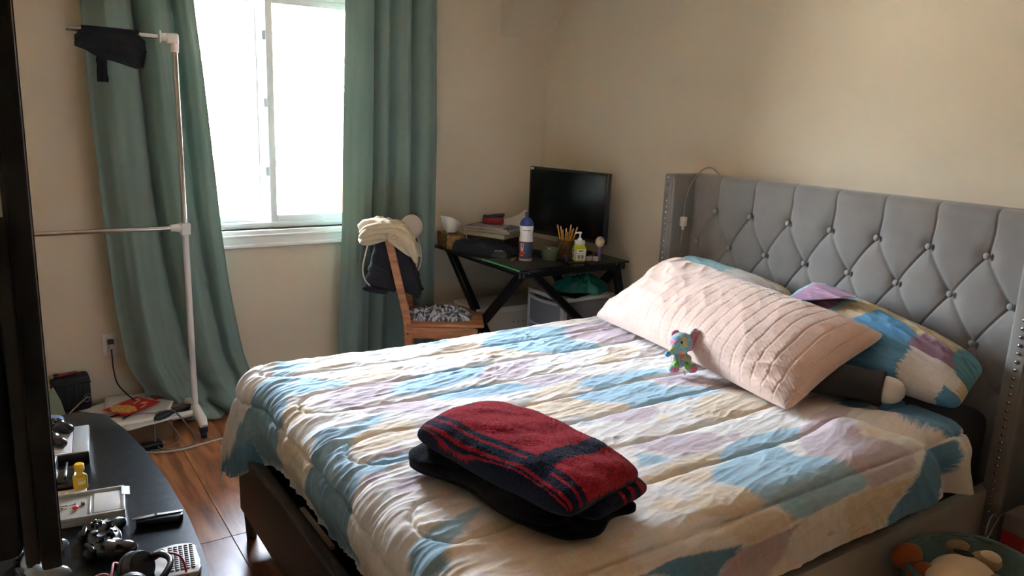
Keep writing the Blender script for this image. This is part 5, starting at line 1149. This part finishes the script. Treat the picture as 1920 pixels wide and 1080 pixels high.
# ================================================================== TV STAND
SZ = .50
ts = thing('tv_stand', 'low tv stand with bowed black granite-look top by the left wall', 'tv stand', (0, 2.05, 0))
fr = [(.20, 2.93), (.262, 2.87), (.300, 2.70), (.330, 2.50), (.350, 2.25), (.358, 2.02), (.354, 1.85), (.342, 1.70), (.315, 1.52), (.275, 1.36), (.20, 1.20)]
poly = [(p[0], p[1] - 2.05) for p in fr] + [(-.22, 1.20 - 2.05), (-.22, 2.93 - 2.05)]
M_gran = bpy.data.materials.new('black_granite'); M_gran.use_nodes = True
def _gr():
    N, L, b = nodes_of(M_gran); b.inputs['Roughness'].default_value = .30; b.inputs['Specular IOR Level'].default_value = .18; tc = N.new('ShaderNodeTexCoord'); n = N.new('ShaderNodeTexNoise'); n.inputs['Scale'].default_value = 34; n.inputs['Detail'].default_value = 9; n.inputs['Roughness'].default_value = .75; L.new(tc.outputs['Object'], n.inputs[0])
    r = N.new('ShaderNodeValToRGB'); e = r.color_ramp.elements; e[0].position = .46; e[0].color = srgb(12, 14, 15); e[1].position = .78; e[1].color = srgb(96, 108, 108); q = e.new(.60); q.color = srgb(26, 31, 32); L.new(n.outputs['Fac'], r.inputs[0]); L.new(r.outputs[0], b.inputs['Base Color'])
_gr()
prism('top', poly, SZ - .028, SZ, M_gran, ts, bev=.004)
inn = [(p[0] * .86 - .03, (p[1]) * .96) for p in poly]
prism('body', inn, .06, SZ - .028, mat('black_lacquer', (16, 16, 17), .35), ts); prism('plinth', [(a * .9 - .02, b_ * .95) for a, b_ in inn], 0, .06, MATS['black_lacquer'], ts)
box('end_board', (.0, .893, .236), (.40, .02, .472), mat('walnut_edge', (94, 72, 54), .5, var=.1), ts)
# ---- things on the stand
def ctrl(label, loc, rz, c, sc=1.0, tilt=0.0, grip=None):
    t = thing('game_controller', label, 'game controller', loc, (tilt, 0, rz), group='game controllers on the tv stand')
    o = blob('shell', [((0, 0, .026), (.060, .034, .019)), ((0, .012, .026), (.050, .026, .018)), ((-.056, -.022, .020), (.021, .036, .019), (0, 0, -.35)), ((.056, -.022, .020), (.021, .036, .019), (0, 0, .35)), ((-.048, .008, .026), (.026, .026, .019)), ((.048, .008, .026), (.026, .026, .019))], c, t, .004)
    gm = mat('controller_matte', (14, 14, 16), .5); gb_ = mat('controller_gloss', (16, 16, 18), .15, coat=.5)
    for (x, y) in ((-.040, .012), (.020, -.012)):
        s = lathe('thumb_stick', [(.006, 0), (.006, .010), (.009, .012), (.009, .015), (.007, .0145), (.004, .0135)], gm, t, 18, Matrix.Translation((x, y, .041))); lathe('stick_ring', [(.012, 0), (.012, .003), (.009, .003)], gb_, t, 20, Matrix.Translation((x, y, .041)))
    for k, cc in enumerate(((60, 120, 60), (140, 40, 36), (40, 70, 140), (150, 130, 40))): ball('face_button', (.042 + .010 * math.cos(k * PI / 2), .012 + .010 * math.sin(k * PI / 2), .0455), (.0044, .0044, .003), mat('btn_%d' % k, cc, .25, coat=.5), t, 10)
    bm = bmesh.new(); b_box(bm, (-.020, -.012, .0455), (.022, .007, .004), bev=.001); b_box(bm, (-.020, -.012, .0455), (.007, .022, .004), bev=.001); finish('d_pad', bm, gb_, t)
    for s in (-1, 1): box('bumper', (s * .042, .036, .030), (.044, .012, .012), gb_, t, rot=(0, 0, -s * .25), bev=.004); ball('trigger', (s * .046, .040, .018), (.016, .012, .012), gm, t)
    ball('guide_button', (0, .020, .0455), (.007, .007, .002), mat('guide_grey', (150, 150, 152), .3), t)
    t.scale = (sc,) * 3
    return t
M_cg = mat('controller_black', (22, 22, 25), .2, coat=.3); M_cs = mat('controller_silver', (120, 128, 134), .22, coat=.4); M_cp = mat('controller_plum', (38, 28, 40), .22, coat=.3)
ctrl('glossy black game controller at the front of the tv stand by the plastic tray', (.158, 1.965, SZ - .006), math.radians(92), M_cg, 1.08)
ctrl('silver grey game controller half hidden below the television', (.020, 1.925, SZ - .006), math.radians(88), M_cs, 1.08)
wx = thing('console_box', 'white topped black box holding two controllers on the tv stand', 'box', (.080, 2.595, SZ), (0, 0, math.radians(-6)))
box('body', (0, 0, .018), (.215, .215, .036), M_bplast, wx, bev=.003); box('top_plate', (-.02, 0, .0385), (.165, .213, .005), mat('plate_white', (232, 234, 240), .35), wx, bev=.001); box('grey_plate', (.085, 0, .0375), (.042, .213, .004), mat('plate_grey', (186, 194, 196), .35), wx, bev=.001); box('blue_print', (.02, -.095, .0414), (.05, .004, .0006), mat('print_blue', (150, 184, 222), .5), wx)
ctrl('dark plum game controller on the white box, farther one', (.070, 2.655, SZ + .036), math.radians(20), M_cp, .95)
ctrl('dark plum game controller on the white box, nearer one', (.045, 2.555, SZ + .036), math.radians(15), M_cp, .95)
bp_ = thing('blue_pouch', 'rounded blue pouch at the far end of the tv stand', 'pouch', (.080, 2.815, SZ)); f_, k_, u_, v_2 = cushion_pts((-.09, -.035, .018), (.06, -.035, .018), (.06, .035, .018), (-.09, .035, .018), .026, .018, p=3, q=.5, nu=40, nv=30, rc=.15)
mesh('pouch', np.concatenate([f_.reshape(-1, 3), k_.reshape(-1, 3)]), np.concatenate([gridf(40, 30), gridf(40, 30)[:, ::-1] + 1200]), mat('blue_cloth', (76, 112, 164), .6, var=.1), bp_, True); box('zip', (-.015, -.034, .022), (.12, .003, .004), M_trim, bp_)
ly = thing('lanyard', 'white cord loop with red tag at the far end of the tv stand', 'lanyard', (.140, 2.735, SZ)); tube('cord', [(-.10, .03, .05), (-.05, .035, .048), (.0, .022, .02), (.028, .0, .006), (.018, -.016, .004), (-.02, -.012, .012), (-.06, -.02, .042), (-.10, -.02, .046)], .003, mat('lanyard_white', (222, 222, 216), .6), ly, 8, 6)
f_, k_, u_, v_2 = cushion_pts((-.018, -.008, .004), (.018, -.008, .004), (.018, .008, .004), (-.018, .008, .004), .004, .003, p=3, q=.5, nu=16, nv=12, rc=.2)
o = mesh('red_tag', np.concatenate([f_.reshape(-1, 3), k_.reshape(-1, 3)]), np.concatenate([gridf(16, 12), gridf(16, 12)[:, ::-1] + 192]), mat('tag_red', (200, 54, 48), .4), ly, True); o.location = (.046, .008, .001)
hd = thing('plastic_case', 'stacked black plastic case with rounded lid on the tv stand', 'case', (.055, 2.375, SZ), (0, 0, math.radians(-8))); box('lower_case', (0, 0, .016), (.16, .11, .030), mat('gloss_black', (10, 10, 12), .12), hd, bev=.010, seg=3); box('upper_case', (-.03, .01, .048), (.12, .10, .034), M_bplast, hd, bev=.006, seg=3); box('lid_edge', (.052, .01, .038), (.006, .09, .006), mat('silver_edge', (170, 170, 172), .25, .8), hd, bev=.002)
yt = thing('yellow_bottle', 'small yellow squeeze bottle standing behind the plastic tray', 'bottle', (.136, 2.305, SZ), (0, 0, .3)); M_ye = mat('yellow_plastic', (226, 178, 30), .3, coat=.3)
box('body', (0, 0, .024), (.034, .022, .046), M_ye, yt, bev=.006, seg=3); lathe('neck', [(.010, .044), (.008, .052), (.007, .060)], M_ye, yt, 16); lathe('cap', [(.012, .058), (.013, .062), (.013, .076), (.010, .079)], M_ye, yt, 18); box('label', (0, -.0115, .026), (.020, .001, .010), mat('label_pale', (240, 226, 150), .5), yt)
en = thing('envelope', 'off white card with a dark mark under the plastic tray edge', 'card', (.070, 2.268, SZ), (0, 0, math.radians(-8))); box('card', (0, 0, .004), (.15, .085, .007), mat('card_offwhite', (206, 200, 190), .7), en, bev=.001); box('dark_mark', (-.02, -.025, .0077), (.05, .006, .0006), M_ink, en, rot=(0, 0, .3))
tr = thing('plastic_tray', 'clear grey blister tray with tiny screws on the tv stand', 'tray', (.115, 2.165, SZ), (0, 0, math.radians(-7))); M_blis = mat('blister_plastic', (176, 172, 164), .25, alpha=.9, coat=.3)
box('base', (0, 0, .010), (.225, .150, .016), M_blis, tr, bev=.003)
for (c, s) in (((0, .071, .021), (.225, .008, .012)), ((0, -.071, .021), (.225, .008, .012)), ((.108, 0, .021), (.009, .15, .012)), ((-.108, 0, .021), (.009, .15, .012)), ((.030, -.002, .020), (.005, .10, .007))): box('wall', c, s, M_blis, tr, bev=.002)
box('insert', (.072, .004, .019), (.066, .104, .004), mat('blister_light', (206, 204, 198), .2, coat=.3), tr, rot=(.02, .03, 0), bev=.001); box('tab', (.115, .040, .026), (.020, .05, .002), MATS['blister_light'], tr, rot=(0, .2, 0))
scr = [(-.050, .008, .3), (-.030, .016, -.2), (-.040, -.004, .9), (-.012, .012, .1)]
for k, (x, y, r) in enumerate(scr):
    q = thing('screw', ['silver screw nearest the television side of the tray', 'silver screw at the back of the tray group', 'silver screw lying crosswise in the tray', 'silver screw beside the little square nut in the tray'][k], 'screw', (.115 + x, 2.165 + y, SZ + .022), (0, 0, r), group='loose screws in the plastic tray'); tube('shank', [(-.008, 0, 0), (.008, 0, 0)], .0016, M_chr, q, 6); tube('head', [(.008, 0, 0), (.010, 0, 0)], .0034, M_chr, q, 8)
rp = ball('red_bead', (0, 0, 0), (.008, .006, .005), mat('bead_red', (214, 46, 44), .3), None); rp.location = (.110, 2.155, SZ + .0235); tag(rp, 'tiny red plastic piece in the clear tray', 'bead')
nt_ = box('square_nut', (0, 0, .003), (.010, .010, .006), mat('nut_bronze', (120, 96, 66), .4, .6), None, bev=.001); nt_.location = (.130, 2.175, SZ + .019); tag(nt_, 'tiny bronze square nut in the clear tray', 'nut')
kn = thing('pocket_knife', 'black and steel pocket tool lying near the bowed edge of the tv stand', 'pocket knife', (.284, 2.012, SZ), (0, 0, math.radians(-11)))
prism('handle', [(-.050, -.013), (.052, -.013), (.060, -.006), (.060, .008), (.052, .013), (.0, .013), (-.020, .010), (-.045, .008), (-.052, .002)], 0, .020, M_bplast, kn, bev=.004); prism('steel_clip', [(-.060, -.006), (-.030, -.003), (-.004, .003), (.055, .003), (.060, .011), (.05, .013), (-.006, .013), (-.032, .006), (-.060, .004)], .0205, .0235, mat('brushed_steel', (176, 176, 174), .3, .9), kn, bev=.001); lathe('pivot', [(.004, 0), (.004, .002)], M_chr, kn, 14, Matrix.Translation((-.004, .008, .0235)))
rm = thing('mini_keyboard', 'white thumb keyboard remote on the near corner of the tv stand', 'remote', (.288, 1.800, SZ), (0, 0, math.radians(-8)))
prism('case', [(-.050, -.075), (.044, -.075), (.052, -.05), (.046, -.03), (.046, .045), (.034, .060), (.0, .068), (-.035, .060), (-.056, .040), (-.058, .0), (-.046, -.03)], 0, .014, mat('remote_white', (214, 214, 210), .35), rm, bev=.004)
lathe('jog_dial', [(.016, 0), (.016, .002), (.012, .003), (.010, .002), (.006, .004)], mat('dial_grey', (150, 152, 152), .3, .3), rm, 22, Matrix.Translation((-.034, .036, .014)))
bm = bmesh.new(); b_box(bm, (0, 0, 0), (.0090, .0060, .003), (0, 0, 0), .001, 1); kd = None
for r in range(12):
    for c in range(5):
        if kd is None: o = finish('key', bm, mat('key_grey', (116, 116, 114), .5), rm, True); kd = o.data
        else: o = link('key', kd, None, rm)
        o.location = (-.012 + c * .0115, .048 - r * .0092, .0152)
hp = thing('headphones', 'black over-ear headphones with red cable at the bottom of the tv stand', 'headphones', (.170, 1.730, SZ - .004), (0, 0, math.radians(15)))
for (x, y, a) in ((.04, .035, .35), (-.005, -.045, -.2)):
    Mx = Matrix.Translation((x, y, .034)) @ Matrix.Rotation(math.radians(62), 4, 'X') @ Matrix.Rotation(a, 4, 'Y')
    lathe('ear_cup', [(.020, .022), (.034, .020), (.038, .010), (.038, 0), (.034, -.004)], M_bplast, hp, 28, Mx); bm = bmesh.new(); b_tube(bm, [Mx @ Vector((.029 * math.cos(2 * PI * k / 24), .029 * math.sin(2 * PI * k / 24), -.010)) for k in range(24)], .011, 10, True, True); finish('ear_pad', bm, mat('pad_leather', (22, 22, 23), .45, bump=.4, bscale=120), hp, True)
tube('headband', [(.06, .05, .040), (.085, .01, .06), (.08, -.05, .07), (.04, -.085, .06), (.0, -.075, .045)], .007, M_bplast, hp, 8, 6)
tube('red_cable', [(.075, .030, .04), (.105, .020, .05), (.125, -.005, .04), (.12, -.04, .01)], .0026, mat('cable_red', (176, 30, 34), .4), hp, 8, 6); tube('red_cable', [(-.10, .0, .02), (-.07, .03, .045), (-.03, .035, .05), (-.01, .01, .03)], .0026, mat('cable_pink', (206, 120, 124), .4), hp, 8, 6); tube('red_cable', [(-.06, -.03, .02), (-.02, .02, .05), (.0, .055, .055), (.01, .04, .05)], .0026, MATS['cable_pink'], hp, 8, 6)

# ================================================================== ON THE FLOOR BY THE WINDOW WALL
BZ = .10
fb = thing('flat_carton', 'flat brown cardboard carton on the floor under the papers', 'carton', (.37, 3.93, 0)); M_kraft = mat('kraft_board', (124, 96, 70), .85, var=.1, vscale=18)
box('carton', (0, 0, BZ / 2 - .002), (.50, .38, BZ - .004), M_kraft, fb, bev=.002); box('flap', (.19, .04, BZ - .001), (.13, .20, .002), M_kraft, fb)
tbx = thing('tool_case', 'black ribbed tool case standing on the carton against the wall', 'tool case', (.235, 4.085, BZ)); box('shell', (0, 0, .085), (.165, .095, .17), mat('case_black', (28, 28, 30), .6, bump=.5, bscale=160), tbx, bev=.018, seg=3)
for k in range(4): box('rib', (-.055 + k * .036, -.0475, .075), (.012, .004, .11), MATS['case_black'], tbx, bev=.002)
box('lid_band', (0, -.001, .138), (.168, .097, .006), M_bplast, tbx)
tp = thing('pale_pouch', 'pale green paper bag leaning in front of the tool case', 'bag', (.165, 3.985, BZ)); prism('bag', [(-.035, 0), (.038, 0), (.022, .080), (-.004, .152), (-.030, .13)], -.010, .010, mat('mint_paper', (150, 162, 138), .7, var=.05), tp, Matrix.Rotation(PI / 2, 4, 'X') , bev=.004)
rd = thing('red_tool', 'red handled tool lying on top of the tool case', 'tool', (.19, 4.07, BZ + .176), (0, 0, .15)); tube('handle', [(-.005, 0, 0), (.075, 0, .004)], [.009, .007], mat('tool_red', (130, 32, 32), .5), rd, 10); tube('ferrule', [(-.02, 0, 0), (-.005, 0, 0)], .011, M_bplast, rd, 10); ball('knob', (-.030, 0, 0), (.012, .010, .010), mat('knob_olive', (140, 132, 104), .5), rd)
cl_ = thing('wire_clip', 'thin metal rod with wire hook beside the tool case', 'hook', (.27, 3.99, BZ)); tube('rod', [(-.055, -.02, .02), (.030, .02, .078)], .003, mat('grey_wire', (140, 134, 126), .35, .8), cl_, 8); tube('hook', [(.030, .02, .078), (.036, .016, .062), (.028, .014, .054), (.010, .014, .056)], .0026, MATS['grey_wire'], cl_, 6, 5); tube('ring', [(.030 + .014 * math.cos(k * PI / 8), .02, .078 + .010 * math.sin(k * PI / 8)) for k in range(16)], .002, MATS['grey_wire'], cl_, 6, closed=True)
def paper(name, label, x, y, z, a, b_, r, c, cat='paper', tx_=0.0, grp='papers on the carton'):
    t = thing(name, label, cat, (x, y, z), (0, 0, r), group=grp)
    u, v = np.meshgrid(np.linspace(-a / 2, a / 2, 12), np.linspace(-b_ / 2, b_ / 2, 10)); zz_ = .001 + .006 * np.abs(perlin(u * 9, v * 9, x * 31)) + tx_ * (u / a + .5) ** 2
    sheet('sheet', np.stack([u, v, zz_], -1), c, t, thick=.0012); return t
M_p1 = mat('paper_bright', (218, 214, 210), .75)
paper('paper_sheet', 'white sheet under the red flyer, nearest the tool case', .405, 4.02, BZ, .24, .19, .5, M_p1); paper('paper_sheet', 'white sheet under the red flyer, against the wall', .500, 4.045, BZ + .007, .26, .18, -.15, M_p1); paper('paper_sheet', 'white sheet sticking out below the red flyer towards the rack', .520, 3.80, BZ + .003, .26, .20, .25, M_p1); paper('paper_sheet', 'white sheet right of the red flyer under the curtain', .565, 3.93, BZ + .011, .18, .20, -.35, M_p1)
fl_ = thing('red_flyer', 'red and yellow food flyer on top of the papers', 'flyer', (.475, 3.925, BZ + .024), (0, 0, math.radians(35)))
box('sheet', (0, 0, .0008), (.20, .155, .0014), mat('flyer_red', (186, 34, 30), .5), fl_)
u, v = np.meshgrid(np.linspace(-1, 1, 26), np.linspace(-1, 1, 20)); th = np.arctan2(v, u); rr = np.maximum(abs(u), abs(v)); og_ = 1 + .35 * perlin(np.cos(th) * 2, np.sin(th) * 2, 4.0)
sheet('food_picture', np.stack([-.045 + rr * np.cos(th) * .045 * og_, .005 + rr * np.sin(th) * .070 * og_, .0018 + .0004 * perlin(u * 3, v * 3)], -1), mat('chips_yellow', (222, 192, 112), .55, col2=(190, 150, 70), vscale=60), fl_, thick=.0003)
for (x, y, w, h) in ((.045, .02, .05, .012), (.055, -.02, .03, .03), (.075, .045, .02, .02), (.02, -.05, .04, .010)): box('flyer_print', (x, y, .0018), (w, h, .0006), mat('flyer_pale', (226, 176, 150), .5), fl_, rot=(0, 0, .2))
cbp = box('cardboard_piece', (0, 0, .002), (.10, .10, .004), mat('kraft_light', (168, 128, 86), .85), None); cbp.location = (.655, 3.93, .098); cbp.rotation_euler = (0, .06, .25); tag(cbp, 'small square of brown cardboard beside the curtain hem', 'cardboard')
rc2 = box('red_leaflet', (0, 0, .0015), (.05, .06, .003), mat('leaflet_red', (120, 40, 40), .6), None); rc2.location = (.600, 4.00, BZ + .024); rc2.rotation_euler = (0, 0, .2); tag(rc2, 'small dark red leaflet at the edge of the papers', 'leaflet')
um = thing('folding_umbrella', 'slim black umbrella lying under the rack foot', 'umbrella', (.64, 3.78, .118), (0, 0, math.radians(28))); lathe('canopy', [(.008, -.11), (.016, -.09), (.018, .05), (.010, .09)], M_bplast, um, 12, Matrix.Rotation(PI / 2, 4, 'Y')); tube('handle', [(.09, 0, 0), (.13, 0, 0)], .009, M_bplast, um, 10)
M_cw = mat('cable_white', (190, 184, 176), .5); M_cgx = mat('cable_grey', (110, 104, 98), .5)
c1 = thing('white_cable', 'white cable snaking on the floor past the rack caster', 'cable', (.7, 3.6, 0)); tube('cable', [(-.26, .06, .006), (-.18, .0, .005), (-.08, -.02, .005), (.02, .0, .005), (.12, .02, .005), (.22, .05, .005), (.34, .08, .005)], .0048, M_cw, c1, 8, 8)
c2 = thing('grey_cable', 'grey cable coiled in loops over the rack cross bar', 'cable', (.58, 3.70, 0)); tube('cable', [(-.10, -.06, .005), (-.02, -.07, .005), (.05, -.05, .03), (.02, .02, .09), (-.01, .06, .128), (.05, .05, .13), (.10, .0, .06), (.12, -.06, .01), (.06, -.10, .005), (-.02, -.09, .005), (-.05, -.03, .03), (-.03, .05, .125), (.02, .10, .12)], .0038, M_cgx, c2, 8, 8)
ad_ = thing('power_adapter', 'black power adapter on the floor behind the rack cross bar', 'adapter', (.50, 3.66, 0), (0, 0, .2)); box('brick', (0, 0, .016), (.11, .05, .032), M_bplast, ad_, bev=.006); box('end_plug', (.06, 0, .014), (.02, .02, .018), mat('plug_metal', (150, 150, 150), .4, .6), ad_, bev=.003)
